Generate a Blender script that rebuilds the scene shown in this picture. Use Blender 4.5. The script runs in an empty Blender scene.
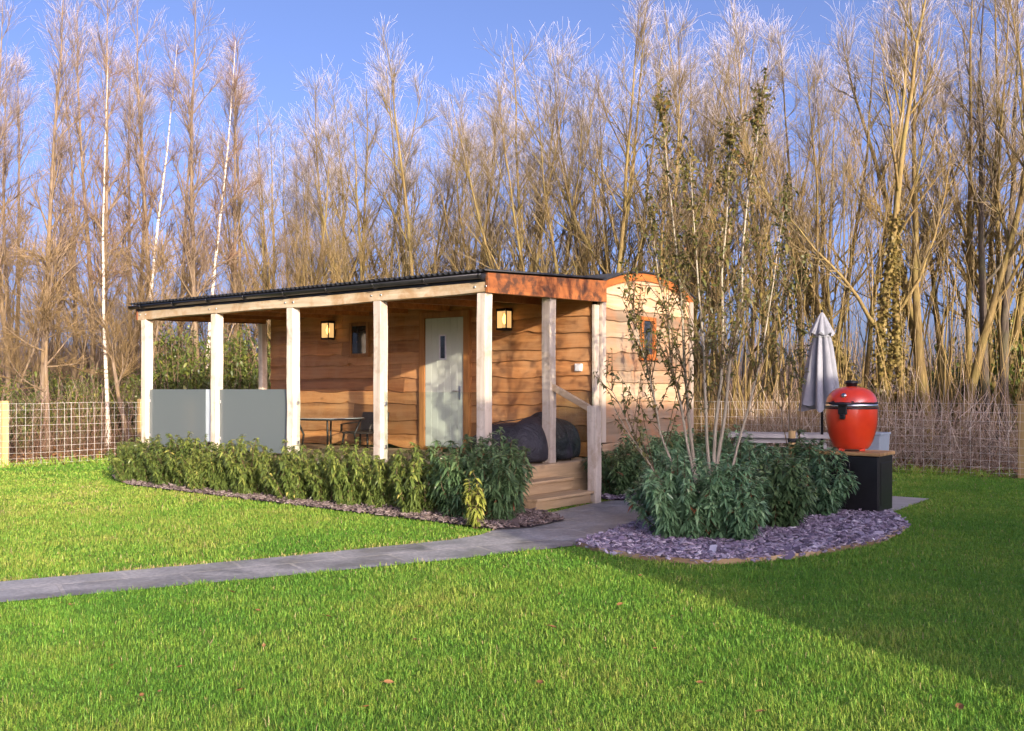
import bpy, math, random
import numpy as np
from mathutils import Vector, Matrix
PI = math.pi
R_ = math.radians
rng = np.random.default_rng(7)
random.seed(7)

# ------------------------------------------------------------------ scene
sc = bpy.context.scene
col = sc.collection
sc.view_settings.view_transform = 'Standard'
sc.view_settings.look = 'None'
sc.view_settings.gamma = 1.0
sc.view_settings.exposure = 1.68
try:
    sc.cycles.max_bounces = 6
    sc.cycles.transparent_max_bounces = 12
    sc.cycles.use_denoising = True
except Exception:
    pass

F, CX, HY, CAMH = 980.0, 512.0, 389.0, 1.5
cam = bpy.data.cameras.new('camera')
camo = bpy.data.objects.new('camera', cam)
col.objects.link(camo)
camo.location = (0, 0, CAMH)
camo.rotation_euler = (R_(90), 0, 0)
cam.sensor_width = 36
cam.lens = 36 * F / 1024
cam.shift_y = (HY - 365.5) / 1024
cam.clip_end = 2000
cam.clip_start = 0.1
sc.camera = camo

SUN_EL = R_(12.0)
SH = np.array([-.428, .903])            # horizontal travel direction of the sunlight
SN = np.array([.903, .428])             # to the right of it
sv = Vector((SH[0] * math.cos(SUN_EL), SH[1] * math.cos(SUN_EL), -math.sin(SUN_EL)))
sl = bpy.data.lights.new('sun', 'SUN')
sl.energy = 2.4
sl.angle = R_(0.5)
sl.color = (1.0, 0.86, 0.68)
so = bpy.data.objects.new('sun', sl)
so.rotation_euler = sv.to_track_quat('-Z', 'Y').to_euler()
so.location = (20, -40, 15)
col.objects.link(so)

w = bpy.data.worlds.new('World')
sc.world = w
w.use_nodes = True
nt = w.node_tree
bg = nt.nodes['Background']
sky = nt.nodes.new('ShaderNodeTexSky')
sky.sky_type = 'NISHITA'
sky.sun_disc = False
sky.sun_elevation = SUN_EL
sky.sun_rotation = math.atan2(-SH[0], -SH[1])
sky.air_density = 0.4
sky.dust_density = 4.2
sky.ozone_density = 3.0
tn = nt.nodes.new('ShaderNodeMix')
tn.data_type = 'RGBA'
tn.blend_type = 'MULTIPLY'
tn.inputs[0].default_value = 1.0
tn.inputs[7].default_value = (1.00, 0.82, 0.84, 1)
nt.links.new(sky.outputs[0], tn.inputs[6])
nt.links.new(tn.outputs[2], bg.inputs[0])
bg.inputs[1].default_value = 0.15

# ------------------------------------------------------------------ lodge frame: local x to the right along the long front, y to the back
C0 = np.array([-.341, 12.17])
EX = np.array([.790, -.613])
EY = np.array([.613, .790])
ROT = math.atan2(EX[1], EX[0])


def loc(x, y):
    p = C0 + EX * x + EY * y
    return float(p[0]), float(p[1])


def tolocal(p):
    d = np.asarray(p) - C0
    return d @ EX, d @ EY


def gnd(px, py, z=0.0):
    """ground point (at height z) seen at pixel px, py"""
    Y = F * (CAMH - z) / (py - HY)
    return (px - CX) / F * Y, Y


def atpx(px, py, Y):
    return np.array([(px - CX) / F * Y, Y, CAMH + (HY - py) / F * Y])


# ------------------------------------------------------------------ tagging
def tag(o, label=None, cat=None, group=None, kind=None):
    if label: o['label'] = label
    if cat: o['category'] = cat
    if group: o['group'] = group
    if kind: o['kind'] = kind
    return o


def thing(name, label, cat, at=(0, 0, 0), rz=0, group=None):
    o = bpy.data.objects.new(name, None)
    o.empty_display_size = 0.2
    col.objects.link(o)
    o.location = at
    o.rotation_euler = (0, 0, rz)
    return tag(o, label, cat, group)


KIDS = {}


def link(o, parent=None):
    col.objects.link(o)
    if parent is not None:
        o.parent = parent
        KIDS.setdefault(parent.name, []).append(o)
    return o


def dup(root, at, rz=0, scale=(1, 1, 1), label=None, group=None, cat=None):
    c = root.copy()
    col.objects.link(c)
    c.location = at
    c.rotation_euler = (0, 0, rz)
    c.scale = scale
    if label: c['label'] = label
    if group: c['group'] = group
    for ch in KIDS.get(root.name, []):
        k = link(ch.copy(), c)
        for g in KIDS.get(ch.name, []):
            link(g.copy(), k)
    return c


# ------------------------------------------------------------------ mesh building
class MB:
    def __init__(s):
        s.v, s.f, s.sm, s.mi, s.a = [], [], [], [], []

    def add(s, vs, fs, smooth=False, mi=0, rnd=0.5):
        b = len(s.v)
        s.v += [tuple(map(float, q)) for q in vs]
        s.a += [rnd] * len(vs)
        for f in fs:
            s.f.append([b + i for i in f])
            s.sm.append(smooth)
            s.mi.append(mi)

    def box(s, x0, x1, y0, y1, z0, z1, rnd=0.5, M=None, mi=0):
        vs = [(x, y, z) for z in (z0, z1) for y in (y0, y1) for x in (x0, x1)]
        if M is not None: vs = [M @ Vector(q) for q in vs]
        s.add(vs, [(0, 2, 3, 1), (4, 5, 7, 6), (0, 1, 5, 4), (2, 6, 7, 3), (0, 4, 6, 2), (1, 3, 7, 5)], False, mi, rnd)

    def hexa(s, b, t, rnd=.5):
        """bottom quad and top quad, both counter-clockwise from above"""
        s.add(list(b) + list(t), [(3, 2, 1, 0), (4, 5, 6, 7), (0, 1, 5, 4), (1, 2, 6, 5), (2, 3, 7, 6), (3, 0, 4, 7)], False, 0, rnd)

    def tube(s, path, rad, n=10, caps=True, rnd=.5):
        P = [Vector(p) for p in path]
        if not hasattr(rad, '__len__'): rad = [rad] * len(P)
        vs, fs = [], []
        ref = None
        for i, p in enumerate(P):
            t = (P[min(i + 1, len(P) - 1)] - P[max(i - 1, 0)]).normalized()
            if ref is None:
                ref = t.orthogonal().normalized()
            ref = (ref - t * ref.dot(t)).normalized()
            b = t.cross(ref)
            for k in range(n):
                a = 2 * PI * k / n
                vs.append(p + (ref * math.cos(a) + b * math.sin(a)) * rad[i])
        for i in range(len(P) - 1):
            for k in range(n):
                fs.append((i * n + k, i * n + (k + 1) % n, (i + 1) * n + (k + 1) % n, (i + 1) * n + k))
        if caps:
            fs.append(tuple(range(n))[::-1])
            fs.append(tuple((len(P) - 1) * n + k for k in range(n)))
        s.add(vs, fs, True, 0, rnd)

    def lathe(s, prof, n=40, c=(0, 0), rnd=.5, wob=None, zw=None):
        vs, fs = [], []
        for i, (r, z) in enumerate(prof):
            for k in range(n):
                a = 2 * PI * k / n
                rr = r * (wob(a, i) if wob else 1)
                vs.append((c[0] + rr * math.cos(a), c[1] + rr * math.sin(a), z + (zw(a, i) if zw else 0)))
        for i in range(len(prof) - 1):
            for k in range(n):
                fs.append((i * n + k, i * n + (k + 1) % n, (i + 1) * n + (k + 1) % n, (i + 1) * n + k))
        s.add(vs, fs, True, 0, rnd)
        if prof[0][0] > 1e-4: s.add(vs[:n], [tuple(range(n))[::-1]], False)
        if prof[-1][0] > 1e-4: s.add(vs[-n:], [tuple(range(n))], False)

    def poly(s, pts, z, up=True):
        s.add([(p[0], p[1], z) for p in pts], [tuple(range(len(pts)))])

    def prism(s, pts, z0, z1):
        n = len(pts)
        A = sum(pts[i][0] * pts[(i + 1) % n][1] - pts[(i + 1) % n][0] * pts[i][1] for i in range(n))
        if A < 0: pts = pts[::-1]
        vs = [(p[0], p[1], z0) for p in pts] + [(p[0], p[1], z1) for p in pts]
        fs = [tuple(range(n))[::-1], tuple(range(n, 2 * n))] + [(i, (i + 1) % n, n + (i + 1) % n, n + i) for i in range(n)]
        s.add(vs, fs)

    def build(s, name, mats, parent=None, bevel=0, sub=0):
        me = bpy.data.meshes.new(name)
        me.from_pydata(s.v, [], s.f)
        if not isinstance(mats, (list, tuple)): mats = [mats]
        for m in mats: me.materials.append(m)
        me.polygons.foreach_set('use_smooth', s.sm)
        me.polygons.foreach_set('material_index', s.mi)
        at = me.attributes.new('rnd', 'FLOAT', 'POINT')
        at.data.foreach_set('value', np.array(s.a, np.float32))
        me.update()
        o = bpy.data.objects.new(name, me)
        if bevel:
            b = o.modifiers.new('bevel', 'BEVEL')
            b.width = bevel
            b.segments = 2
            b.limit_method = 'ANGLE'
            b.angle_limit = R_(40)
        if sub:
            u = o.modifiers.new('sub', 'SUBSURF')
            u.levels = u.render_levels = sub
        return link(o, parent)


def mesh_np(name, V, Fs, mats, parent=None, rnd=None, tip=None, mis=None, smooth=True):
    """V (n,3); Fs list of (m,k) index arrays; mis one material index per face array"""
    me = bpy.data.meshes.new(name)
    V = np.asarray(V, np.float32)
    me.vertices.add(len(V))
    me.vertices.foreach_set('co', V.ravel())
    loops = np.concatenate([f.ravel() for f in Fs]).astype(np.int32)
    tot = np.concatenate([np.full(len(f), f.shape[1], np.int32) for f in Fs])
    start = np.concatenate([[0], np.cumsum(tot)[:-1]]).astype(np.int32)
    me.loops.add(len(loops))
    me.loops.foreach_set('vertex_index', loops)
    me.polygons.add(len(tot))
    me.polygons.foreach_set('loop_start', start)
    me.polygons.foreach_set('loop_total', tot)
    if not isinstance(mats, (list, tuple)): mats = [mats]
    for m in mats: me.materials.append(m)
    if mis is not None:
        me.polygons.foreach_set('material_index', np.concatenate([np.full(len(f), m, np.int32) for f, m in zip(Fs, mis)]))
    me.polygons.foreach_set('use_smooth', np.full(len(tot), smooth))
    if rnd is not None:
        me.attributes.new('rnd', 'FLOAT', 'POINT').data.foreach_set('value', np.asarray(rnd, np.float32))
    if tip is not None:
        me.attributes.new('tip', 'FLOAT', 'POINT').data.foreach_set('value', np.asarray(tip, np.float32))
    me.update(calc_edges=True)
    me.validate()
    o = bpy.data.objects.new(name, me)
    return link(o, parent)


def norm(a):
    return a / np.maximum(np.linalg.norm(a, axis=-1, keepdims=True), 1e-9)


def tubes(P, Rr, m, rg):
    """P (N,K,3), Rr (N,K) -> verts, quads"""
    N, K, _ = P.shape
    T = np.empty_like(P)
    T[:, 1:-1] = P[:, 2:] - P[:, :-2]
    T[:, 0] = P[:, 1] - P[:, 0]
    T[:, -1] = P[:, -1] - P[:, -2]
    T = norm(T)
    ref = norm(rg.normal(size=(N, 1, 3)))
    A = norm(np.cross(T, ref))
    B = np.cross(T, A)
    ang = np.arange(m) * 2 * PI / m
    V = P[:, :, None, :] + Rr[:, :, None, None] * (A[:, :, None, :] * np.cos(ang)[None, None, :, None] + B[:, :, None, :] * np.sin(ang)[None, None, :, None])
    idx = np.arange(N * K * m).reshape(N, K, m)
    a = idx[:, :-1, :]
    b = np.roll(idx, -1, axis=2)[:, :-1, :]
    c = np.roll(idx, -1, axis=2)[:, 1:, :]
    d = idx[:, 1:, :]
    Q = np.stack([a, b, c, d], -1).reshape(-1, 4)
    return V.reshape(-1, 3), Q


def leaves(P, D, Nn, L, W, droop):
    """one lance-shaped leaf per row; 6 verts and 3 faces each"""
    n = len(P)
    D = norm(D)
    S = norm(np.cross(D, Nn))
    L = np.broadcast_to(L, (n,))[:, None]
    W = np.broadcast_to(W, (n,))[:, None]
    z = np.array([0, 0, -1.0])
    dr = np.broadcast_to(droop, (n,))[:, None]
    U = np.cross(S, D)
    a = P
    m1 = P + D * L * .33 + z * L * dr * .10 + U * L * .05
    m2 = P + D * L * .70 + z * L * dr * .38 + U * L * .04
    t = P + D * L * 1.0 + z * L * dr * .80
    V = np.stack([a, m1 - S * W * .5, m1 + S * W * .5, m2 - S * W * .36, m2 + S * W * .36, t], 1).reshape(-1, 3)
    i = np.arange(n)[:, None] * 6
    T = np.concatenate([i + np.array([0, 2, 1]), i + np.array([3, 4, 5])])
    Q = i + np.array([1, 2, 4, 3])
    return V, T, Q


# ------------------------------------------------------------------ materials
class NT:
    def __init__(s, name):
        s.m = bpy.data.materials.new(name)
        s.m.use_nodes = True
        s.t = s.m.node_tree
        s.b = s.t.nodes['Principled BSDF']
        s.out = s.t.nodes['Material Output']

    def n(s, typ, **k):
        o = s.t.nodes.new('ShaderNode' + typ)
        for a, v in k.items(): setattr(o, a, v)
        return o

    def l(s, a, b):
        s.t.links.new(a, b)

    def coord(s, scale=(1, 1, 1), kind='Object'):
        tc = s.n('TexCoord')
        mp = s.n('Mapping')
        mp.inputs['Scale'].default_value = scale
        s.l(tc.outputs[kind], mp.inputs[0])
        return mp.outputs[0]

    def noise(s, vec, scale, detail=4, rough=.55, dist=0):
        o = s.n('TexNoise')
        o.inputs['Scale'].default_value = scale
        o.inputs['Detail'].default_value = detail
        o.inputs['Roughness'].default_value = rough
        o.inputs['Distortion'].default_value = dist
        if vec is not None: s.l(vec, o.inputs['Vector'])
        return o.outputs[0]

    def ramp(s, fac, stops):
        o = s.n('ValToRGB')
        e = o.color_ramp.elements
        while len(e) < len(stops): e.new(.5)
        for i, (p, c) in enumerate(stops):
            e[i].position = p
            e[i].color = (*c, 1) if len(c) == 3 else c
        s.l(fac, o.inputs[0])
        return o.outputs[0]

    def mix(s, fac, a, b, mode='MIX'):
        o = s.n('Mix', data_type='RGBA', blend_type=mode)
        for sock, v in ((o.inputs[0], fac), (o.inputs[6], a), (o.inputs[7], b)):
            if isinstance(v, (int, float)): sock.default_value = v
            elif isinstance(v, tuple): sock.default_value = (*v, 1)
            else: s.l(v, sock)
        return o.outputs[2]

    def attr(s, name='rnd'):
        o = s.n('Attribute')
        o.attribute_name = name
        return o.outputs['Fac']

    def objrand(s):
        return s.n('ObjectInfo').outputs['Random']

    def math(s, op, a, b=0.5):
        o = s.n('Math', operation=op)
        for sock, v in ((o.inputs[0], a), (o.inputs[1], b)):
            if isinstance(v, (int, float)): sock.default_value = v
            else: s.l(v, sock)
        return o.outputs[0]

    def bump(s, h, strength=.3, dist=.01):
        o = s.n('Bump')
        o.inputs['Strength'].default_value = strength
        o.inputs['Distance'].default_value = dist
        s.l(h, o.inputs['Height'])
        s.l(o.outputs[0], s.b.inputs['Normal'])

    def done(s, color, rough=.6, metal=0, spec=.5):
        if isinstance(color, tuple): s.b.inputs['Base Color'].default_value = (*color, 1)
        else: s.l(color, s.b.inputs['Base Color'])
        if isinstance(rough, (int, float)): s.b.inputs['Roughness'].default_value = rough
        else: s.l(rough, s.b.inputs['Roughness'])
        s.b.inputs['Metallic'].default_value = metal
        s.b.inputs['Specular IOR Level'].default_value = spec
        return s.m


def g3(v):
    return (v, v, v)


def plain(name, c, rough=.5, metal=0, var=.25, scale=8, spec=.5, bump=0):
    k = NT(name)
    v = k.coord()
    nz = k.noise(v, scale, 5)
    cc = k.ramp(nz, [(.3, tuple(x * (1 - var) for x in c)), (.7, tuple(min(1, x * (1 + var)) for x in c))])
    if bump: k.bump(k.noise(v, scale * 6, 3), bump, .004)
    return k.done(cc, rough, metal, spec)


def wood(name, dark, light, axis='x', fine=14, rough=.62, stain=None, stain_amt=.5, knots=.5, bump=.35, spec=.35, sts=2.3, lo=.42, hi=.62):
    k = NT(name)
    sc_ = {'x': (.06, 1, 1), 'y': (1, .06, 1), 'z': (1, 1, .06)}[axis]
    at = k.attr('rnd')
    tc = k.n('TexCoord')
    off = k.n('CombineXYZ')
    for i in range(3): k.l(k.math('MULTIPLY', at, 37.0 + 11 * i), off.inputs[i])
    ad = k.n('VectorMath', operation='ADD')
    k.l(tc.outputs['Object'], ad.inputs[0])
    k.l(off.outputs[0], ad.inputs[1])
    mp = k.n('Mapping')
    mp.inputs['Scale'].default_value = sc_
    k.l(ad.outputs[0], mp.inputs[0])
    grain = k.noise(mp.outputs[0], fine, 6, .65, .6)
    c = k.ramp(grain, [(.28, dark), (.5, tuple((a + b) / 2 for a, b in zip(dark, light))), (.72, light)])
    # annual figure, wider
    wide = k.noise(mp.outputs[0], fine * .28, 3, .5, 1.2)
    c = k.mix(k.ramp(wide, [(.35, g3(.55)), (.65, g3(0))]), c, tuple(x * .72 for x in dark))
    if knots:
        mk = k.n('Mapping')
        mk.inputs['Scale'].default_value = tuple(.45 if q < .5 else 1 for q in sc_)
        k.l(ad.outputs[0], mk.inputs[0])
        vo = k.n('TexVoronoi')
        vo.inputs['Scale'].default_value = 3.2
        k.l(mk.outputs[0], vo.inputs['Vector'])
        c = k.mix(k.ramp(vo.outputs['Distance'], [(.04, g3(knots)), (.13, g3(0))]), c, tuple(x * .25 for x in dark))
    if stain:
        blot = k.noise(tc.outputs['Object'], sts, 6, .68, .4)
        c = k.mix(k.ramp(blot, [(lo, g3(0)), (hi, g3(stain_amt))]), c, stain)
    tint = k.ramp(at, [(0, (.56, .52, .50)), (.5, (1, 1, 1)), (1, (1.34, 1.28, 1.20))])
    c = k.mix(1.0, c, tint, 'MULTIPLY')
    k.bump(grain, bump, .006)
    return k.done(c, rough, 0, spec)


W_CLAD = wood('larch_cladding', (.25, .10, .034), (.65, .315, .112), 'x', 13, .55, (.46, .27, .13), .5, .75)
W_END = wood('weathered_cladding', (.30, .225, .14), (.56, .435, .295), 'y', 12, .68, (.62, .25, .07), .40, .5)
W_POST = wood('pale_oak_post', (.52, .45, .35), (.80, .73, .61), 'z', 16, .68, (.36, .28, .19), .6, .8, sts=4.5, lo=.5, hi=.64)
W_BEAM = wood('pale_oak_beam', (.40, .32, .20), (.72, .60, .43), 'x', 14, .66, (.34, .20, .08), .75, .9, sts=3.2, lo=.45, hi=.62)
W_FASC = wood('stained_fascia', (.17, .055, .018), (.54, .19, .052), 'y', 9, .5, (.05, .026, .016), .9, .8, sts=5.0, lo=.46, hi=.60)
W_DECK = wood('deck_boards', (.36, .26, .15), (.60, .47, .30), 'y', 14, .7, (.3, .24, .17), .3, .3)
W_STEP = wood('step_boards', (.38, .26, .13), (.66, .50, .29), 'y', 14, .68, (.34, .26, .17), .3, .4)
W_SOFF = wood('soffit_boards', (.32, .13, .035), (.62, .31, .10), 'x', 12, .55, None, 0, .4)
W_FRAME = wood('door_frame_timber', (.24, .10, .03), (.48, .23, .075), 'z', 16, .5, None, 0, .2)
W_ARCH = wood('orange_arch_board', (.30, .085, .018), (.66, .21, .04), 'y', 9, .5, (.10, .04, .015), .45, .4)
W_TOP = wood('worktop_timber', (.42, .24, .09), (.70, .46, .20), 'x', 14, .45, None, 0, .2)
W_FENCE = wood('fence_post_timber', (.42, .28, .11), (.70, .50, .23), 'z', 16, .7, None, 0, .4)
W_TRIM = wood('white_washed_trim', (.52, .44, .34), (.78, .70, .58), 'z', 14, .65, (.5, .40, .28), .4, .2)

M_ROOF = plain('black_bitumen_sheet', (.022, .023, .025), .55, 0, .3, 6)
M_GUT = plain('black_plastic', (.012, .012, .013), .32, 0, .2, 6)
M_DOOR = plain('sage_paint', (.49, .53, .46), .45, 0, .06, 3)
M_STEEL = plain('brushed_steel', (.6, .6, .6), .28, 1, .1, 20)
M_DARKMET = plain('dark_metal', (.02, .02, .022), .4, .6, .2, 12)
M_BLACK = plain('black_powder_coat', (.011, .011, .012), .38, 0, .25, 9)
def bagmat(name, c):
    k = NT(name)
    v = k.coord()
    wr = k.noise(v, 3.2, 5, .6, 2.5)
    k.bump(wr, .9, .09)
    return k.done(k.ramp(k.noise(v, 9, 4), [(.3, tuple(x * .7 for x in c)), (.7, tuple(x * 1.4 for x in c))]), .55, 0, .4)


M_BAG = bagmat('charcoal_canvas', (.026, .026, .033))
M_BAGB = bagmat('brown_canvas', (.05, .04, .036))
M_WICK = plain('dark_wicker', (.035, .028, .024), .6, 0, .4, 40, .4, .5)
M_CONC = plain('pale_concrete', (.40, .385, .36), .8, 0, .15, 6, .3, .3)
M_PLANTER = plain('blue_grey_planter', (.34, .40, .44), .6, 0, .08, 5)
M_WIRE = plain('galvanised_wire', (.70, .67, .60), .5, 0, .3, 1.2)
M_TIE = plain('black_rubber', (.014, .014, .014), .7)
M_UNDER = plain('dark_underside', (.03, .026, .022), .9)
M_BARN = wood('barn_boards', (.05, .04, .03), (.12, .09, .06), 'z', 8, .8)
M_BARNROOF = plain('barn_slates', (.08, .08, .085), .7, 0, .3, 4)


def glassmat(name, tint, refl=1.0, rough=0.0):
    k = NT(name)
    tr = k.n('BsdfTransparent')
    tr.inputs[0].default_value = (*tint, 1)
    gl = k.n('BsdfGlossy')
    gl.inputs['Roughness'].default_value = rough
    gl.inputs[0].default_value = (refl, refl, refl, 1)
    fr = k.n('Fresnel')
    fr.inputs[0].default_value = 1.5
    mx = k.n('MixShader')
    ge = k.n('NewGeometry')
    k.l(k.math('MULTIPLY', fr.outputs[0], k.math('SUBTRACT', 1.0, ge.outputs['Backfacing'])), mx.inputs[0])
    k.l(tr.outputs[0], mx.inputs[1])
    k.l(gl.outputs[0], mx.inputs[2])
    k.l(mx.outputs[0], k.out.inputs[0])
    return k.m


M_GLASS = glassmat('clear_glass', (.90, .94, .92))
def lantern():
    k = NT('lantern_glass')
    tr = k.n('BsdfTransparent'); tr.inputs[0].default_value = (1, .93, .8, 1)
    em = k.n('Emission'); em.inputs[0].default_value = (1, .58, .22, 1); em.inputs[1].default_value = .42
    mx = k.n('MixShader'); mx.inputs[0].default_value = .45
    k.l(tr.outputs[0], mx.inputs[1]); k.l(em.outputs[0], mx.inputs[2]); k.l(mx.outputs[0], k.out.inputs[0])
    return k.m


M_LAMPGL = lantern()


def frosted():
    k = NT('frosted_glass')
    d = k.n('BsdfDiffuse'); d.inputs[0].default_value = (.24, .29, .29, 1)
    t = k.n('BsdfTranslucent'); t.inputs[0].default_value = (.22, .27, .27, 1)
    g = k.n('BsdfGlossy'); g.inputs['Roughness'].default_value = .10
    m1 = k.n('MixShader'); m1.inputs[0].default_value = .48
    k.l(d.outputs[0], m1.inputs[1]); k.l(t.outputs[0], m1.inputs[2])
    fr = k.n('Fresnel'); fr.inputs[0].default_value = 1.45
    m2 = k.n('MixShader')
    k.l(fr.outputs[0], m2.inputs[0]); k.l(m1.outputs[0], m2.inputs[1]); k.l(g.outputs[0], m2.inputs[2])
    k.l(m2.outputs[0], k.out.inputs[0])
    return k.m


M_FROST = frosted()
M_STRIP = plain('painted_glass_reflection', (.50, .57, .58), .3, 0, .05, 4)  # pale colour standing in for a reflection on the frosted glass


def darkpane():
    k = NT('dark_window_pane')
    nz = k.noise(k.coord(), 5, 3)
    return k.done(k.ramp(nz, [(.35, (.012, .014, .017)), (.65, (.04, .05, .06))]), .04, 0, .8)


M_PANE = darkpane()


def emit(name, c, s):
    k = NT(name)
    k.b.inputs['Emission Color'].default_value = (*c, 1)
    k.b.inputs['Emission Strength'].default_value = s
    return k.done(c, .4)


M_BULB = emit('warm_filament', (1, .50, .13), 5)


def redglaze():
    k = NT('red_ceramic_glaze')
    v = k.coord()
    nz = k.noise(v, 160, 2)
    k.bump(nz, .12, .002)
    c = k.ramp(k.noise(v, 4, 3), [(.3, (.66, .040, .012)), (.7, (.78, .060, .018))])
    k.b.inputs['Coat Weight'].default_value = .6
    k.b.inputs['Coat Roughness'].default_value = .12
    return k.done(c, .28)


M_RED = redglaze()


def canvas():
    k = NT('parasol_canvas')
    v = k.coord()
    k.bump(k.noise(v, 90, 2), .15, .002)
    return k.done(k.ramp(k.noise(v, 3, 4), [(.3, (.19, .20, .225)), (.7, (.30, .31, .335))]), .85, 0, .2)


M_CANVAS = canvas()


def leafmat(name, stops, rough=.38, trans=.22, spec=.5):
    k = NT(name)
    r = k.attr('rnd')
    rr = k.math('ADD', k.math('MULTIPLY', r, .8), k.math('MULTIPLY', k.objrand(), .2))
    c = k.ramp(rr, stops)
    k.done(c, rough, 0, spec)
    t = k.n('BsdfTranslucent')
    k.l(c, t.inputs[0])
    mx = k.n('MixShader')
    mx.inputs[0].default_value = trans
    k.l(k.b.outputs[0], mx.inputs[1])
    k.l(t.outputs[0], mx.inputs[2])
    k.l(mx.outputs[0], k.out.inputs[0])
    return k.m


L_HEDGE = leafmat('hedge_leaf', [(0, (.05, .08, .02)), (.4, (.125, .175, .038)), (.74, (.27, .30, .066)), (1, (.46, .41, .11))], .36)
L_DARK = leafmat('dark_laurel_leaf', [(0, (.045, .085, .032)), (.4, (.10, .175, .07)), (.8, (.20, .29, .11)), (.97, (.36, .42, .16)), (1, (.22, .09, .04))], .34)
L_YEL = leafmat('yellow_green_leaf', [(0, (.13, .18, .03)), (.5, (.26, .29, .05)), (1, (.42, .38, .08))], .4)
L_ISL = leafmat('blue_green_leaf', [(0, (.06, .12, .06)), (.35, (.14, .27, .125)), (.7, (.29, .45, .22)), (.97, (.52, .60, .34)), (1, (.24, .09, .04))], .34)
L_TREE = leafmat('olive_leaf', [(0, (.045, .055, .016)), (.5, (.135, .14, .034)), (.8, (.26, .19, .05)), (1, (.34, .14, .055))], .42, .3)
L_EVER = leafmat('evergreen_leaf', [(0, (.04, .065, .016)), (.45, (.11, .145, .028)), (.8, (.24, .25, .045)), (1, (.36, .29, .08))], .45, .25)
L_IVY = leafmat('ivy_leaf', [(0, (.07, .065, .018)), (.5, (.18, .14, .035)), (1, (.32, .23, .07))], .4, .2)
L_DRY = leafmat('dry_leaf', [(0, (.14, .06, .025)), (.5, (.30, .15, .06)), (1, (.46, .29, .14))], .7, .15, .2)
L_GRASS = leafmat('grass_blade', [(0, (.075, .22, .028)), (.4, (.17, .37, .044)), (.72, (.34, .46, .070)), (.97, (.45, .43, .11)), (1, (.50, .40, .20))], .5, .35, .25)
L_REED = leafmat('dead_stem', [(0, (.14, .08, .04)), (.5, (.30, .19, .085)), (1, (.50, .36, .19))], .75, .15, .2)
L_BRASH = leafmat('dead_brash', [(0, (.23, .15, .105)), (.5, (.54, .41, .30)), (1, (.80, .70, .55))], .8, .1, .2)


def barkmat(name, a, b, scale=6, green=None):
    k = NT(name)
    v = k.coord((1, 1, .18))
    nz = k.noise(v, scale * 2.5, 5, .6, .4)
    c = k.ramp(nz, [(.3, a), (.7, b)])
    if green: c = k.mix(k.ramp(k.noise(k.coord(), 1.4, 4), [(.45, g3(0)), (.62, g3(.65))]), c, green)
    c = k.mix(k.math('MULTIPLY', k.objrand(), .35), c, tuple(x * .6 for x in a))
    k.bump(nz, .5, .02)
    return k.done(c, .85, 0, .2)


B_WILLOW = barkmat('willow_bark', (.12, .082, .03), (.34, .245, .095), 6, (.235, .20, .06))
B_ALDER = barkmat('alder_bark', (.13, .09, .055), (.34, .26, .17), 7, (.25, .17, .075))
B_DARK = barkmat('dark_bark', (.055, .042, .032), (.15, .12, .085), 7, (.10, .10, .04))
B_SHRUB = barkmat('shrub_stem', (.10, .07, .04), (.22, .16, .09), 12)
B_PALE = barkmat('pale_smooth_bark', (.26, .225, .155), (.50, .445, .33), 12)


def birchbark():
    k = NT('birch_bark')
    v = k.coord((1.2, 1.2, 5))
    nz = k.noise(v, 2.6, 4, .6)
    c = k.ramp(nz, [(.36, (.10, .08, .06)), (.44, (.56, .48, .37)), (.72, (.76, .69, .58))])
    return k.done(c, .7, 0, .25)


B_BIRCH = birchbark()


def twigmat(name, base, mid, tip):
    k = NT(name)
    c = k.ramp(k.attr('tip'), [(0, base), (.55, mid), (1, tip)])
    r = k.ramp(k.attr('rnd'), [(0, g3(.6)), (.5, g3(1)), (1, (1.3, 1.25, 1.2))])
    c = k.mix(1.0, c, r, 'MULTIPLY')
    return k.done(c, .7, 0, .25)


T_WILLOW = twigmat('willow_twig', (.15, .115, .045), (.235, .18, .10), (.74, .69, .70))
T_BIRCH = twigmat('birch_twig', (.14, .085, .05), (.22, .13, .08), (.46, .37, .33))
T_ALDER = twigmat('alder_twig', (.15, .11, .07), (.24, .175, .125), (.64, .57, .56))
T_GOLD = twigmat('golden_willow_twig', (.22, .155, .055), (.34, .24, .09), (.52, .42, .28))
T_LOW = twigmat('brown_twig', (.14, .095, .04), (.24, .165, .07), (.36, .26, .15))
T_FAR = twigmat('far_twig', (.12, .085, .055), (.18, .125, .085), (.27, .21, .18))


def groundmat():
    k = NT('woodland_soil')
    v = k.coord()
    n1 = k.noise(v, 9, 6, .7)
    n2 = k.noise(v, .35, 3)
    c = k.ramp(n1, [(.3, (.055, .035, .02)), (.5, (.16, .10, .055)), (.7, (.30, .20, .12))])
    c = k.mix(k.ramp(n2, [(.45, g3(0)), (.6, g3(.5))]), c, (.10, .12, .035))
    k.bump(n1, .6, .05)
    return k.done(c, .95, 0, .1)


def lawnmat():
    k = NT('lawn_turf')
    v = k.coord()
    n1 = k.noise(v, 38, 5, .7)
    n2 = k.noise(v, 1.3, 4, .6)
    n3 = k.noise(v, 7, 4, .6)
    c = k.ramp(n1, [(.3, (.07, .15, .02)), (.55, (.16, .30, .04)), (.75, (.27, .37, .06))])
    c = k.mix(k.ramp(n2, [(.4, g3(0)), (.68, g3(.45))]), c, (.22, .26, .035))
    c = k.mix(k.ramp(n3, [(.3, g3(.35)), (.5, g3(0))]), c, (.055, .11, .012))
    k.bump(n1, .8, .03)
    return k.done(c, .9, 0, .1)


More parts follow.
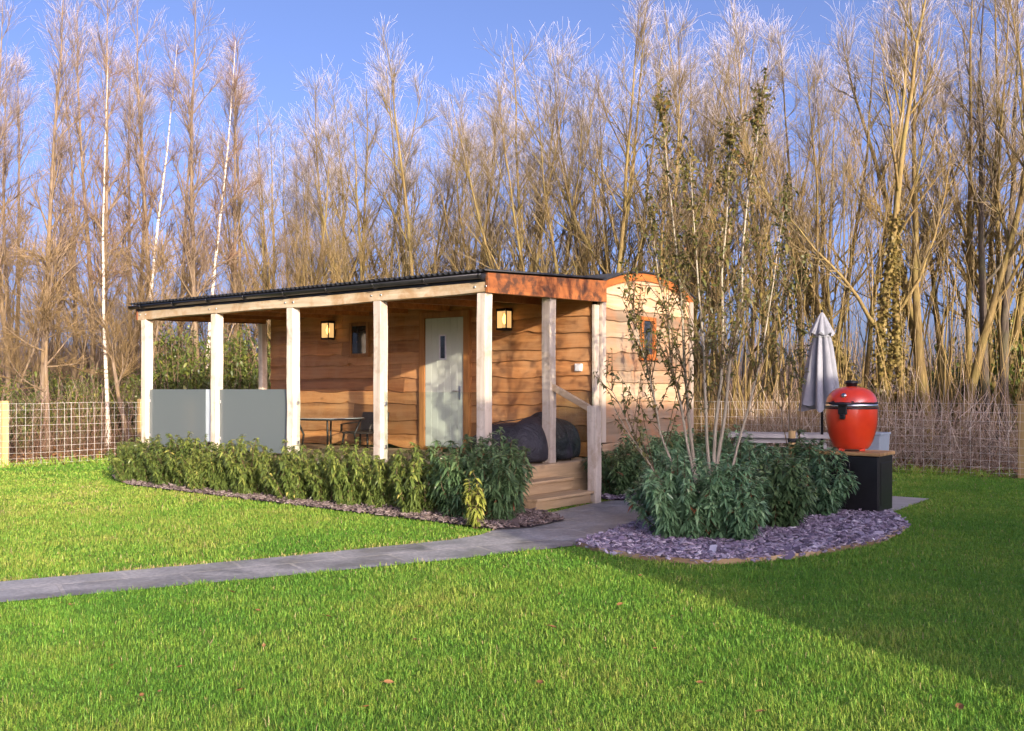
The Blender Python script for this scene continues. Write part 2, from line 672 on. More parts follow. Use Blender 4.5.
def pavemat():
    k = NT('slate_paving')
    tc = k.n('TexCoord')
    mp = k.n('Mapping')
    mp.inputs['Rotation'].default_value = (0, 0, -R_(30.2))
    mp.inputs['Location'].default_value = (.13, .22, 0)
    k.l(tc.outputs['Object'], mp.inputs[0])
    br = k.n('TexBrick')
    br.inputs['Scale'].default_value = 1.0
    br.inputs['Mortar Size'].default_value = .017
    br.inputs['Mortar Smooth'].default_value = .15
    br.inputs['Brick Width'].default_value = .9
    br.inputs['Row Height'].default_value = .6
    br.offset = .45
    br.inputs['Color1'].default_value = (.20, .205, .20, 1)
    br.inputs['Color2'].default_value = (.36, .365, .35, 1)
    br.inputs['Mortar'].default_value = (.46, .44, .38, 1)
    k.l(mp.outputs[0], br.inputs['Vector'])
    n1 = k.noise(tc.outputs['Object'], 2.2, 5, .65, .3)
    n2 = k.noise(tc.outputs['Object'], 30, 4, .6)
    c = k.mix(k.ramp(n1, [(.40, g3(0)), (.60, g3(.65))]), br.outputs['Color'], (.54, .52, .48))
    c = k.mix(k.ramp(n2, [(.4, g3(.35)), (.6, g3(0))]), c, (.07, .072, .075))
    n3 = k.noise(tc.outputs['Object'], .9, 5, .7, .8)
    c = k.mix(k.ramp(n3, [(.50, g3(0)), (.62, g3(.5))]), c, (.09, .09, .085))
    k.bump(k.mix(.25, k.math('SUBTRACT', 1.0, br.outputs['Fac']), n2), .5, .008)
    return k.done(c, k.ramp(n1, [(.35, g3(.32)), (.65, g3(.68))]), 0, .5)


def patiomat():
    k = NT('pale_patio_slab')
    tc = k.n('TexCoord')
    br = k.n('TexBrick')
    br.inputs['Scale'].default_value = 1.0
    br.inputs['Mortar Size'].default_value = .008
    br.inputs['Brick Width'].default_value = .9
    br.inputs['Row Height'].default_value = .6
    br.inputs['Color1'].default_value = (.34, .33, .31, 1)
    br.inputs['Color2'].default_value = (.42, .405, .375, 1)
    br.inputs['Mortar'].default_value = (.2, .19, .17, 1)
    k.l(tc.outputs['Object'], br.inputs['Vector'])
    n1 = k.noise(tc.outputs['Object'], 2.5, 5, .6)
    c = k.mix(k.ramp(n1, [(.4, g3(0)), (.65, g3(.4))]), br.outputs['Color'], (.27, .25, .22))
    return k.done(c, .7, 0, .4)


def bedmat():
    k = NT('slate_bed_base')
    n1 = k.noise(k.coord(), 28, 4, .7)
    return k.done(k.ramp(n1, [(.35, (.035, .028, .03)), (.65, (.12, .095, .11))]), .9, 0, .2)


def slatemat(name, stops):
    k = NT(name)
    return k.done(k.ramp(k.attr('rnd'), stops), .5, 0, .5)


M_SLATE = slatemat('plum_slate', [(0, (.05, .035, .05)), (.3, (.15, .12, .165)), (.5, (.28, .22, .29)), (.7, (.35, .31, .37)), (.87, (.52, .46, .53)), (1, (.72, .68, .70))])
M_MULCH = slatemat('weathered_slate', [(0, (.055, .038, .034)), (.5, (.135, .10, .09)), (1, (.34, .28, .25))])

M_SOIL, M_LAWN, M_PAVE, M_PATIO, M_BED = groundmat(), lawnmat(), pavemat(), patiomat(), bedmat()

# ------------------------------------------------------------------ ground
m = MB(); m.poly([(-900, -900), (900, -900), (900, 1200), (-900, 1200)], 0)
tag(m.build('ground', M_SOIL), kind='structure')

FY, FXL = 8.77, -11.26                                     # back and left fence lines in lodge coordinates
LAWN = [loc(FXL + .15, FY - .15), loc(FXL + .15, -40), loc(40, -40), loc(40, FY - .15)]
m = MB(); m.poly(LAWN, .004)
tag(m.build('lawn', M_LAWN), kind='structure')

# the path: a strip from the left, opening out at the foot of the steps
PATH = [gnd(-260, 612), gnd(-260, 628.5), gnd(0, 604), gnd(260, 579.5), gnd(455, 560.5), gnd(520, 552.5), gnd(548, 550), gnd(580, 546),
        gnd(606, 536), gnd(640, 523), gnd(660, 512), gnd(682, 500), gnd(640, 498), gnd(597, 503), gnd(534, 517), gnd(480, 536), gnd(450, 541), gnd(260, 560), gnd(0, 583)]
m = MB(); m.poly(PATH, .012)
tag(m.build('path', M_PAVE), kind='structure')
PAT = [(1.3, 1.9), (4.12, 2.25), (4.06, 4.55), (2.9, 4.6), (2.9, 7.0), (.9, 7.0)]
PATIO = [loc(*q) for q in PAT]
po = MB(); po.poly(PAT, .016)
po = po.build('patio', M_PATIO); po.location = (C0[0], C0[1], 0); po.rotation_euler = (0, 0, ROT)
tag(po, kind='structure')

ISLAND = [gnd(577, 547), gnd(604, 538.5), gnd(641, 524), gnd(664, 511), gnd(690, 500), gnd(760, 492), gnd(840, 496), gnd(884, 512),
          gnd(903, 524), gnd(904, 531), gnd(880, 544), gnd(820, 555.5), gnd(760, 563), gnd(700, 565.5), gnd(640, 560), gnd(600, 553)]
m = MB(); m.poly(ISLAND, .020)
tag(m.build('island_bed_ground', M_BED), kind='structure')
HBED = [loc(-8.3, .5), loc(-7.7, -.5), loc(-6.2, -1.08), loc(-3, -1.20), loc(.6, -1.32), loc(1.25, -1.36), loc(1.45, -1.0), loc(1.42, -.3), loc(.80, .04), loc(0, .06), loc(0, .5)]
m = MB(); m.poly(HBED, .024)
tag(m.build('hedge_bed_ground', M_BED), kind='structure')
EBED = [loc(.12, 1.75), loc(.75, 1.75), loc(1.25, 2.05), loc(1.25, 5.9), loc(.12, 5.9)]
m = MB(); m.poly(EBED, .020)
tag(m.build('end_bed_ground', M_BED), kind='structure')


def inpoly(P, poly):
    x, y = P[:, 0], P[:, 1]
    r = np.zeros(len(P), bool)
    n = len(poly)
    for i in range(n):
        x1, y1 = poly[i]; x2, y2 = poly[(i + 1) % n]
        c = ((y1 > y) != (y2 > y)) & (x < (x2 - x1) * (y - y1) / (y2 - y1 + 1e-12) + x1)
        r ^= c
    return r


# timber edging of the island bed
m = MB()
edge = ISLAND[7:] + [ISLAND[0]]
for a, b in zip(edge[:-1], edge[1:]):
    a = np.array(a); b = np.array(b); d = (b - a) / np.linalg.norm(b - a); q = np.array([-d[1], d[0]]) * .012
    m.hexa([(*(a + q), 0), (*(a - q), 0), (*(b - q), 0), (*(b + q), 0)], [(*(a + q), .05), (*(a - q), .05), (*(b - q), .05), (*(b + q), .05)], random.random())
tag(m.build('bed_edging', W_STEP), 'thin timber edging curving around the purple slate island bed', 'garden edging')


# slate chips
def chips(name, poly, per_m2, mat, size, holes=(), z=.03):
    P = np.array(poly); lo, hi = P.min(0), P.max(0)
    n = int(per_m2 * (hi - lo).prod())
    q = rng.uniform(lo, hi, (n, 2))
    qj = q + rng.normal(0, .022, q.shape)
    q = q[inpoly(qj, poly)]
    for h in holes: q = q[~inpoly(q, h)]
    n = len(q)
    k = 6
    ang = np.sort(rng.uniform(0, 2 * PI, (n, k)), 1) + rng.uniform(0, 6, (n, 1))
    s = size * rng.lognormal(0, .35, (n, 1))
    el = rng.uniform(.5, 1, (n, 1))
    lx, ly = np.cos(ang) * s, np.sin(ang) * s * el
    a = rng.uniform(0, 2 * PI, (n, 1))
    X, Y = lx * np.cos(a) - ly * np.sin(a), lx * np.sin(a) + ly * np.cos(a)
    tx, ty = rng.normal(0, .27, (n, 1)), rng.normal(0, .27, (n, 1))
    zz = z + np.abs(rng.normal(0, .017, (n, 1))) + X * tx + Y * ty
    th = rng.uniform(.006, .012, (n, 1))
    top = np.stack([X + q[:, :1], Y + q[:, 1:], zz + th], -1)
    bot = np.stack([X + q[:, :1], Y + q[:, 1:], zz], -1)
    V = np.concatenate([top, bot], 1).reshape(-1, 3)
    i = np.arange(n)[:, None] * 2 * k
    Ft = i + np.arange(k)
    sd = [i + np.array([j + k, (j + 1) % k + k, (j + 1) % k, j]) for j in range(k)]
    o = mesh_np(name, V, [Ft, np.concatenate(sd)], mat, None, np.repeat(rng.beta(2, 2, n), 2 * k), smooth=False)
    return tag(o, kind='stuff')


tag(chips('slate_chippings', ISLAND, 2500, M_SLATE, .027), 'purple slate chippings covering the island bed', 'chippings')
tag(chips('slate_chippings', HBED, 1300, M_MULCH, .023), 'weathered brown slate chippings under the porch hedge', 'chippings')
tag(chips('slate_chippings', EBED, 900, M_SLATE, .034), 'purple slate chippings along the end wall of the cabin', 'chippings')


# ------------------------------------------------------------------ grass
def vnoise(P, s, seed):
    """cheap smooth value noise"""
    rg = np.random.default_rng(seed)
    T = rg.random((64, 64))
    q = P / s
    i = np.floor(q).astype(int); f = q - i; f = f * f * (3 - 2 * f)
    g = lambda a, b: T[(i[:, 0] + a) % 64, (i[:, 1] + b) % 64]
    return (g(0, 0) * (1 - f[:, 0]) + g(1, 0) * f[:, 0]) * (1 - f[:, 1]) + (g(0, 1) * (1 - f[:, 0]) + g(1, 1) * f[:, 0]) * f[:, 1]


def grass_pts(y0, y1, per):
    out = []
    lo = np.array([-.60 * y1 - .3, y0]); hi = np.array([.60 * y1 + .3, y1])
    n = int(per * (hi - lo).prod())
    q = rng.uniform(lo, hi, (n, 2))
    q = q[np.abs(q[:, 0]) < .56 * q[:, 1] + .3]
    lx, ly = (q - C0) @ EX, (q - C0) @ EY
    ok = (lx > FXL + .05) & (ly < FY - .05)
    ok &= ~((lx > -7.7) & (lx < .15) & (ly > -.2) & (ly < 5.6))
    qj = q + (np.stack([vnoise(q, .09, 31), vnoise(q, .09, 32)], 1) - .5) * .13
    for pl in (PATH, ISLAND, HBED, EBED, PATIO): ok &= ~inpoly(qj, pl)
    return q[ok]


bands = [(3.9, 5.6, 13000, .0034, .031), (5.6, 8.0, 8000, .0044, .031), (8.0, 12, 4000, .0064, .031), (12, 16, 2000, .010, .030), (16, 27, 900, .015, .030)]
Vs, Ts, Qs, Rn, off = [], [], [], [], 0
for (y0, y1, per, wd, ln) in bands:
    q = grass_pts(y0, y1, per)
    n = len(q)
    pat = vnoise(q, .13, 1) * .55 + vnoise(q, .42, 2) * .40 + vnoise(q, 2.2, 3) * .25
    keep = rng.random(n) < .30 + 1.0 * vnoise(q, .12, 5)
    q, pat = q[keep], pat[keep]; n = len(q)
    a = rng.uniform(0, 2 * PI, n)
    lean = rng.uniform(.2, 1.45, n)
    L = ln * rng.lognormal(0, .28, n) * (.55 + .8 * pat)
    D = np.stack([np.cos(a), np.sin(a)], 1)
    S = np.stack([-np.sin(a), np.cos(a)], 1)
    fz = rng.uniform(.8, 1.25, n)
    w_ = wd * fz
    b = np.concatenate([q, np.full((n, 1), .002)], 1)
    mid = b + np.concatenate([D * (L * lean * .35)[:, None], (L * .6)[:, None]], 1)
    tip = b + np.concatenate([D * (L * lean * .95)[:, None], (L * np.maximum(.30, 1.05 - .42 * lean))[:, None]], 1)
    s3 = np.concatenate([S * (w_ / 2)[:, None], np.zeros((n, 1))], 1)
    V = np.stack([b - s3, b + s3, mid + s3 * .8, mid - s3 * .8, tip], 1).reshape(-1, 3)
    i = np.arange(n)[:, None] * 5 + off
    Qs.append(i + np.array([0, 1, 2, 3])); Ts.append(i + np.array([3, 2, 4]))
    Vs.append(V); off += len(V)
    r = np.clip(-.16 + .50 * pat + .34 * vnoise(q, .7, 8) + .30 * vnoise(q, 2.6, 9) + rng.normal(0, .17, n), 0, .96)
    lx, ly = (q - C0) @ EX, (q - C0) @ EY
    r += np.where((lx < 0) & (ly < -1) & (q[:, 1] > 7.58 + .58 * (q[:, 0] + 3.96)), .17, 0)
    dead = (rng.random(n) < .025) | (inpoly(q - np.array([.03, .11]), PATH) & (rng.random(n) < .55))
    r[dead] = rng.uniform(.98, 1.2, dead.sum())
    Rn.append(np.repeat(r, 5))
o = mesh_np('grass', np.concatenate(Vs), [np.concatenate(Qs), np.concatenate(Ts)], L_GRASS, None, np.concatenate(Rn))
tag(o, 'short green lawn grass around the cabin and path', 'grass', kind='stuff')

# ------------------------------------------------------------------ the cabin
lodge = thing('timber_cabin', 'long timber cabin with open posted porch, black gutter and arched end wall', 'cabin', (C0[0], C0[1], 0), ROT)
XL = -7.46
DK = .50
WY = 2.56                                                    # wall behind the porch
CY1 = 5.43                                                   # far side of the arched body
EAVE, RISE = 3.03, .26


def arch(y):
    t = (y - (WY + CY1) / 2) / ((CY1 - WY) / 2)
    return EAVE + RISE * (1 - t * t)


# core walls
m = MB()
m.box(XL + .05, -.06, WY + .03, CY1, .55, EAVE - .02)
m.build('wall_core', M_UNDER, lodge)


def clad(a0, a1, z0, z1, rows, seed, topf=None, joints=True):
    """waney-edged boards; returns list of (a, z, out) strips as MB in (a, out, z) space"""
    rg = random.Random(seed)
    strips = []
    zs = [z0]
    hs = [rg.uniform(.75, 1.3) for _ in range(rows)]
    t = sum(hs)
    for h in hs: zs.append(zs[-1] + h / t * (z1 - z0))
    for r in range(rows):
        zb, zt = zs[r], zs[r + 1] + .05
        cuts = [a0, a1]
        if joints and a1 - a0 > 3:
            cuts = [a0] + sorted(a0 + (a1 - a0) * q for q in ([.30 + rg.uniform(-.05, .05), .66 + rg.uniform(-.05, .05)] if rg.random() < .7 else [.5 + rg.uniform(-.1, .1)])) + [a1]
        for c0, c1 in zip(cuts[:-1], cuts[1:]):
            n = max(8, int((c1 - c0) / .06))
            ph = [(rg.uniform(.006, .019), rg.uniform(1.2, 3.5), rg.uniform(0, 7)), (rg.uniform(.004, .010), rg.uniform(5, 9), rg.uniform(0, 7)), (rg.uniform(.001, .005), rg.uniform(14, 25), rg.uniform(0, 7))]
            nicks = [(rg.uniform(c0, c1), rg.uniform(.02, .045), rg.uniform(.05, .16)) for _ in range(rg.choice([0, 1, 1, 2]))]
            rows_ = []
            for i in range(n + 1):
                a = c0 + .003 + (c1 - c0 - .006) * i / n
                e = sum(A * math.sin(f * a + p) for A, f, p in ph) + sum(d * math.exp(-((a - x) / wd) ** 2) for x, d, wd in nicks)
                b, tt = zb + e, zt
                if topf:
                    lim = topf(a)
                    b, tt = min(b, lim - .004), min(tt, lim)
                rows_.append((a, b, tt))
            strips.append((rows_, min(1, max(0, rg.gauss(.5, .26)))))
    return strips


def clad_mesh(strips, place, t_out=.050, t_in=.012):
    m = MB()
    for rows_, tint in strips:
        vs = []
        for (a, b, t) in rows_:
            vs += [place(a, t, t_in), place(a, b + (t - b) * .25, t_out * .93), place(a, b + .008, t_out), place(a, b, t_out - .008), place(a, b, 0)]
        fs = []
        for i in range(len(rows_) - 1):
            for k in range(4):
                p = i * 5 + k
                fs.append((p, p + 1, p + 6, p + 5))
        m.add(vs, fs, False, 0, tint)
        n = len(rows_)
        m.add(vs[:5], [(0, 1, 2, 3, 4)], False, 0, tint)
        m.add(vs[-5:], [(4, 3, 2, 1, 0)], False, 0, tint)
    return m


# wall under the porch, facing -y
st = clad(XL + .12, -.07, DK + .02, 3.0, 11, 11)
clad_mesh(st, lambda a, z, o: (a, WY - o, z)).build('porch_wall_cladding', W_CLAD, lodge)
# end wall with the arched top, facing +x
st = clad(WY + .05, CY1 - .05, .72, 3.32, 11, 23, lambda a: arch(a) - .02, False)
clad_mesh(st, lambda a, z, o: (o - .02, a, z)).build('end_wall_cladding', W_END, lodge)
# far left end wall and back wall
st = clad(WY + .05, CY1 - .05, .6, 3.32, 11, 29, lambda a: arch(a) - .02, False)
clad_mesh(st, lambda a, z, o: (XL + .04 - o, a, z)).build('far_end_wall_cladding', W_CLAD, lodge)
# gable core behind end cladding
ys = np.linspace(WY + .03, CY1, 24)
for xa, xb in ((-.14, -.03), (XL + .045, XL + .14)):
    m = MB()
    vs = [(x, y, z) for x in (xa, xb) for y, z in [(ys[0], EAVE - .1)] + [(y, arch(y) - .03) for y in ys] + [(ys[-1], EAVE - .1)]]
    n = len(ys) + 2
    m.add(vs, [tuple(range(n))[::-1], tuple(range(n, 2 * n))] + [(i, (i + 1) % n, n + (i + 1) % n, n + i) for i in range(n)])
    m.build('gable_core', M_UNDER, lodge)
# arched roof skin
m = MB()
ya = np.linspace(WY - .02, CY1 + .06, 30)
vs, fs = [], []
for x in (XL - .04, .085):
    for y in ya: vs.append((x, y, arch(y) + .028))
    for y in ya: vs.append((x, y, arch(y) + .004))
n = len(ya)
for i in range(n - 1):
    fs += [(i, i + 1, 2 * n + i + 1, 2 * n + i), (n + i, 3 * n + i, 3 * n + i + 1, n + i + 1), (i, n + i, n + i + 1, i + 1), (2 * n + i, 2 * n + i + 1, 3 * n + i + 1, 3 * n + i)]
m.add(vs, fs, True)
m.build('arched_roof', M_ROOF, lodge)
# orange arch board on the end wall
m = MB()
vs, fs = [], []
yb = np.linspace(WY + .02, CY1 + .02, 30)
for x in (.022, .055):
    for y in yb: vs.append((x, y, arch(y) + .002))
    for y in yb: vs.append((x, y, arch(y) - .115))
n = len(yb)
for i in range(n - 1):
    fs += [(n + i, i, i + 1, n + i + 1), (2 * n + i, 3 * n + i, 3 * n + i + 1, 2 * n + i + 1), (i, 2 * n + i, 2 * n + i + 1, i + 1), (n + i, n + i + 1, 3 * n + i + 1, 3 * n + i)]
m.add(vs, fs)
m.build('arch_board', W_ARCH, lodge)
# corner trims of the end wall
for y0, z1 in ((WY + .045, 2.93), (CY1 - .09, 2.95)):
    m = MB(); m.box(.022, .062, y0, y0 + .11, .72, z1, random.random())
    m.build('corner_trim', W_TRIM, lodge, .006)
m = MB(); m.box(-.03, .021, WY - .085, WY + .043, DK + .01, 2.72, .35)
m.build('corner_trim', W_POST, lodge, .006)
# a skirt board under the end wall and the steel chassis
m = MB(); m.box(-.04, .03, WY + .05, CY1, .50, .70, .6)
m.build('skirt_board', W_END, lodge, .005)
m = MB()
m.box(XL + .2, -.2, WY + .25, WY + .37, .34, .49); m.box(XL + .2, -.2, CY1 - .4, CY1 - .28, .34, .49)
for x in (-6.6, -4.4, -2.2, -.5):
    for y in (WY + .31, CY1 - .34):
        m.box(x - .1, x + .1, y - .1, y + .1, 0, .338)
m.build('chassis', M_DARKMET, lodge)

# end window
m = MB()
wy0, wy1, wz0, wz1 = 3.73, 4.17, 1.98, 2.62
m.box(.022, .075, wy0, wy0 + .06, wz0, wz1, .55); m.box(.022, .075, wy1 - .06, wy1, wz0, wz1, .4)
m.box(.022, .073, wy0 + .061, wy1 - .061, wz0, wz0 + .06, .6); m.box(.022, .073, wy0 + .061, wy1 - .061, wz1 - .06, wz1, .5)
m.box(.022, .09, wy0 - .02, wy1 + .02, wz0 - .035, wz0 - .001, .6)
wf = m.build('window', W_ARCH, lodge, .004)
m = MB(); m.box(.028, .034, wy0 + .05, wy1 - .05, wz0 + .05, wz1 - .05)
m.build('pane', M_PANE, wf)

# window beside the door
m = MB()
x0, x1, z0, z1 = -5.13, -4.64, 2.06, 2.66
f0, f1 = WY - .085, WY - .02
m.box(x0, x0 + .06, f0, f1, z0, z1, .3); m.box(x1 - .06, x1, f0, f1, z0, z1, .3)
m.box(x0 + .061, x1 - .061, f0 + .002, f1, z0, z0 + .06, .3); m.box(x0 + .061, x1 - .061, f0 + .002, f1, z1 - .06, z1, .2)
wf = m.build('window', W_FRAME, lodge, .004)
m = MB(); m.box(x0 + .05, x1 - .05, WY - .062, WY - .056, z0 + .05, z1 - .05)
m.build('pane', M_PANE, wf)

# door
m = MB()
dx0, dx1, dz0, dz1 = -3.31, -2.47, DK + .06, 2.66
f0, f1 = WY - .10, WY - .01
m.box(dx0 - .12, dx0 - .003, f0, f1, DK + .002, dz1 + .10, .55); m.box(dx1 + .003, dx1 + .12, f0, f1, DK + .002, dz1 + .10, .65)
m.box(dx0 - .002, dx1 + .002, f0 + .003, f1, dz1 + .003, dz1 + .10, .6)
m.box(dx0 - .002, dx1 + .002, f0 - .02, f1, DK + .003, dz0 - .003, .3)
m.build('door_frame', W_FRAME, lodge, .005)
m = MB()
nb = 6
for i in range(nb):                                          # tongue and groove boards
    a = dx0 + .004 + (dx1 - dx0 - .008) * i / nb
    m.box(a + .002, a + (dx1 - dx0 - .008) / nb - .002, WY - .075, WY - .03, dz0, dz1 - .004)
m.box(dx0 + .004, dx1 - .004, WY - .069, WY - .031, dz0 + .001, dz1 - .005)
door = m.build('door', M_DOOR, lodge, .003)
m = MB(); m.box(-2.965, -2.865, WY - .083, WY - .070, 2.00, 2.36)
m.build('glazed_slot', M_PANE, door)
m = MB()
for a, b in ((-2.99, -2.967), (-2.863, -2.84)): m.box(a, b, WY - .090, WY - .068, 1.975, 2.385)
m.box(-2.966, -2.864, WY - .089, WY - .068, 1.975, 1.998); m.box(-2.966, -2.864, WY - .089, WY - .068, 2.362, 2.385)
m.build('slot_frame', M_STEEL, door, .002)
m = MB()
m.box(-2.575, -2.535, WY - .082, WY - .070, 1.33, 1.55)
m.tube([(-2.555, WY - .08, 1.47), (-2.555, WY - .125, 1.47), (-2.66, WY - .128, 1.47)], .010, 8)
m.build('handle', M_STEEL, door)

# lamps
for lx, lz in ((-5.62, 2.55), (-1.60, 2.57)):
    m = MB()
    m.box(lx - .085, lx + .085, WY - .062, WY - .045, lz - .17, lz + .17)
    m.box(lx - .10, lx + .10, WY - .215, WY - .063, lz + .125, lz + .165)
    m.box(lx - .10, lx + .10, WY - .215, WY - .063, lz - .165, lz - .135)
    for sx in (-1, 1):
        m.box(lx + sx * .092 - .008, lx + sx * .092 + .008, WY - .213, WY - .197, lz - .134, lz + .124)
        m.box(lx + sx * .092 - .008, lx + sx * .092 + .008, WY - .080, WY - .0635, lz - .134, lz + .124)
    lamp = m.build('wall_lamp', M_DARKMET, lodge, .002)
    m = MB()
    m.box(lx - .083, lx + .083, WY - .207, WY - .204, lz - .132, lz + .122)
    for sx in (-1, 1): m.box(lx + sx * .093 - .0015, lx + sx * .093 + .0015, WY - .196, WY - .081, lz - .132, lz + .122)
    m.build('lamp_glass', M_LAMPGL, lamp)
    m = MB(); m.lathe([(.001, lz - .075), (.018, lz - .06), (.032, lz - .015), (.034, lz + .015), (.02, lz + .05), (.012, lz + .07), (.012, lz + .085)], 14, (lx, WY - .135))
    m.build('bulb', M_BULB, lamp)
# outside socket on the porch wall by the corner
m = MB(); m.box(-.33, -.22, WY - .09, WY - .03, 1.76, 1.87); m.box(-.315, -.235, WY - .10, WY - .091, 1.775, 1.855)
m.build('socket_box', plain('socket_plastic', (.6, .6, .58), .4, 0, .04), lodge, .006)

# deck
m = MB()
nb = 52
for i in range(nb):
    a = XL - .12 + (-XL + .22) * i / nb
    m.box(a + .003, a + (-XL + .22) / nb - .003, -.11, WY - .06, DK - .028, DK, random.random())
deck = m.build('deck', W_DECK, lodge, .003)
m = MB()
m.box(XL - .13, .10, -.148, -.112, .26, DK - .004, .4)
m.box(.102, .138, -.148, WY - .1, .26, DK - .006, .6)
m.box(XL - .168, XL - .132, -.148, WY - .1, .26, DK - .006, .6)
m.box(.104, .136, 1.36, WY - .1, .02, .257, .5)
m.box(.104, .136, .0, 1.34, .02, .257, .5)
m.build('deck_fascia', W_STEP, lodge, .004)
m = MB()
for x in np.linspace(XL, 0, 6):
    for y in (0, 1.2, 2.35): m.box(x - .05, x + .05, y - .05, y + .05, 0, DK - .03)
for y in (0, 1.2, 2.35): m.box(XL, 0, y - .022, y + .022, DK - .18, DK - .031)
m.build('deck_joists', M_UNDER, lodge)

# steps: two treads below the deck, off the end
ST0, ST1 = .10, 1.33
for k, (top, xo) in enumerate(((.335, .44), (.170, .74))):
    m = MB()
    x_in = .142 if k == 0 else .142
    m.box(x_in, xo, ST0, ST1 + .02 * k, top - .035, top, .6)
    m.box(x_in, xo - .03, ST0 + .015, ST1 - .015, .02 if k else .172, top - .037, .45)
    m.build('step', W_STEP, lodge, .005)

# posts
PX = [XL, -5.487, -3.633, -1.826, 0.0]
def post(x, y, z0, z1, wdt=.14):
    m = MB()
    h = wdt / 2
    n = 7
    q = [(random.uniform(-.004, .004), random.uniform(-.004, .004)) for _ in range(n)]
    zz = np.linspace(z0, z1, n)
    vs = []
    for (dx, dy), z in zip(q, zz): vs += [(x - h + dx, y - h + dy, z), (x + h + dx, y - h + dy, z), (x + h + dx, y + h + dy, z), (x - h + dx, y + h + dy, z)]
    fs = [(3, 2, 1, 0), tuple((n - 1) * 4 + k for k in range(4))]
    for i in range(n - 1):
        for k in range(4): fs.append((i * 4 + k, i * 4 + (k + 1) % 4, i * 4 + 4 + (k + 1) % 4, i * 4 + 4 + k))
    m.add(vs, fs, False, 0, random.uniform(.3, .9))
    return m
for x in PX: post(x, 0, DK + .002, 2.688).build('porch_post', W_POST, lodge, .008)
post(0, 1.371, DK + .002, 2.735).build('porch_post', W_POST, lodge, .008)
post(XL, WY - .13, DK + .002, 2.735, .12).build('porch_post', W_POST, lodge, .008)
nw = post(.70, 1.415, 0, 1.28, .135)
nw.build('newel_post', W_POST, lodge, .008)
# handrail
m = MB()
a, b = Vector((.05, 1.385, 1.53)), Vector((.66, 1.40, 1.235))
d = (b - a).normalized(); s = Vector((0, 1, 0)); u = s.cross(d).normalized()
u = -u if u.z < 0 else u
q = [(s * .035 * sx + u * .04 * sz) for sx, sz in ((-1, -1), (1, -1), (1, 1), (-1, 1))]
m.hexa([a + w_ for w_ in q], [b + w_ for w_ in q], .5)
m.build('handrail', wood('handrail_timber', (.36, .26, .16), (.60, .48, .32), 'x', 14, .6), lodge, .008)

# front beam with bolts
m = MB()
n = 60
vs, fs = [], []
for i in range(n + 1):
    x = XL - .16 + (-XL + .24) * i / n
    e = .010 * math.sin(1.1 * x + 1) + .006 * math.sin(2.7 * x)
    vs += [(x, -.075, 2.69 + e), (x, .065, 2.69 + e * .6), (x, .065, 2.825), (x, -.075, 2.825)]
for i in range(n):
    for k in range(4):
        fs.append((i * 4 + k, i * 4 + 4 + k, i * 4 + 4 + (k + 1) % 4, i * 4 + (k + 1) % 4))
fs += [(0, 1, 2, 3), (n * 4 + 3, n * 4 + 2, n * 4 + 1, n * 4)]
m.add(vs, fs, False, 0, .55)
beam = m.build('beam', W_BEAM, lodge, .008)
for x in PX:
    for dx in (-.09, .09):
        m = MB(); m.tube([(x + dx, -.073, 2.765), (x + dx, -.088, 2.765)], .014, 8)
        m.build('bolt', M_STEEL, beam)
# side beams and boards at both roof ends
for x0, x1, nm in ((.082, .125, 0), (XL - .205, XL - .162, 1)):
    m = MB()
    m.hexa([(x0, -.085, 2.685), (x1, -.085, 2.685), (x1, 2.63, 2.755), (x0, 2.63, 2.755)], [(x0, -.085, 2.93), (x1, -.085, 2.93), (x1, 2.63, 3.065), (x0, 2.63, 3.065)], .55)
    m.build('fascia_board', W_FASC, lodge, .005)
# soffit boards
m = MB()
nb = 16
for i in range(nb):
    y0 = .068 + (WY - .12) * i / nb; y1 = y0 + (WY - .12) / nb - .006
    zz = lambda y: 2.80 + .07 * y / WY
    xa, xb = XL - .16, .08
    m.hexa([(xa, y0, zz(y0)), (xb, y0, zz(y0)), (xb, y1, zz(y1)), (xa, y1, zz(y1))], [(xa, y0, zz(y0) + .02), (xb, y0, zz(y0) + .02), (xb, y1, zz(y1) + .02), (xa, y1, zz(y1) + .02)], random.random())
m.build('porch_ceiling', W_SOFF, lodge)
m = MB()
for x in np.linspace(XL, -.02, 9):
    m.hexa([(x - .025, .07, 2.70), (x + .025, .07, 2.70), (x + .025, WY - .06, 2.765), (x - .025, WY - .06, 2.765)], [(x - .025, .07, 2.797), (x + .025, .07, 2.797), (x + .025, WY - .06, 2.866), (x - .025, WY - .06, 2.866)], random.random())
m.build('rafters', W_SOFF, lodge)
# corrugated roof sheet
m = MB()
xs = np.arange(XL - .24, .15, .019)
vs, fs = [], []
for x in xs:
    w_ = .017 * math.sin(2 * PI * x / .095)
    for y in (-.17, 2.60):
        vs.append((x, y, 2.962 + .136 * (y + .1) / 2.7 + w_))
    for y in (-.17, 2.60):
        vs.append((x, y, 2.953 + .136 * (y + .1) / 2.7 + w_))
for i in range(len(xs) - 1):
    p = i * 4
    fs += [(p, p + 4, p + 5, p + 1), (p + 2, p + 3, p + 7, p + 6), (p, p + 2, p + 6, p + 4), (p + 1, p + 5, p + 7, p + 3)]
fs += [(0, 1, 3, 2), (p + 4, p + 6, p + 7, p + 5)]
m.add(vs, fs, True)
m.build('porch_roof', M_ROOF, lodge)
m = MB()
m.box(XL - .2, .08, -.085, -.079, 2.828, 2.935)
m.build('eave_board', M_GUT, lodge)
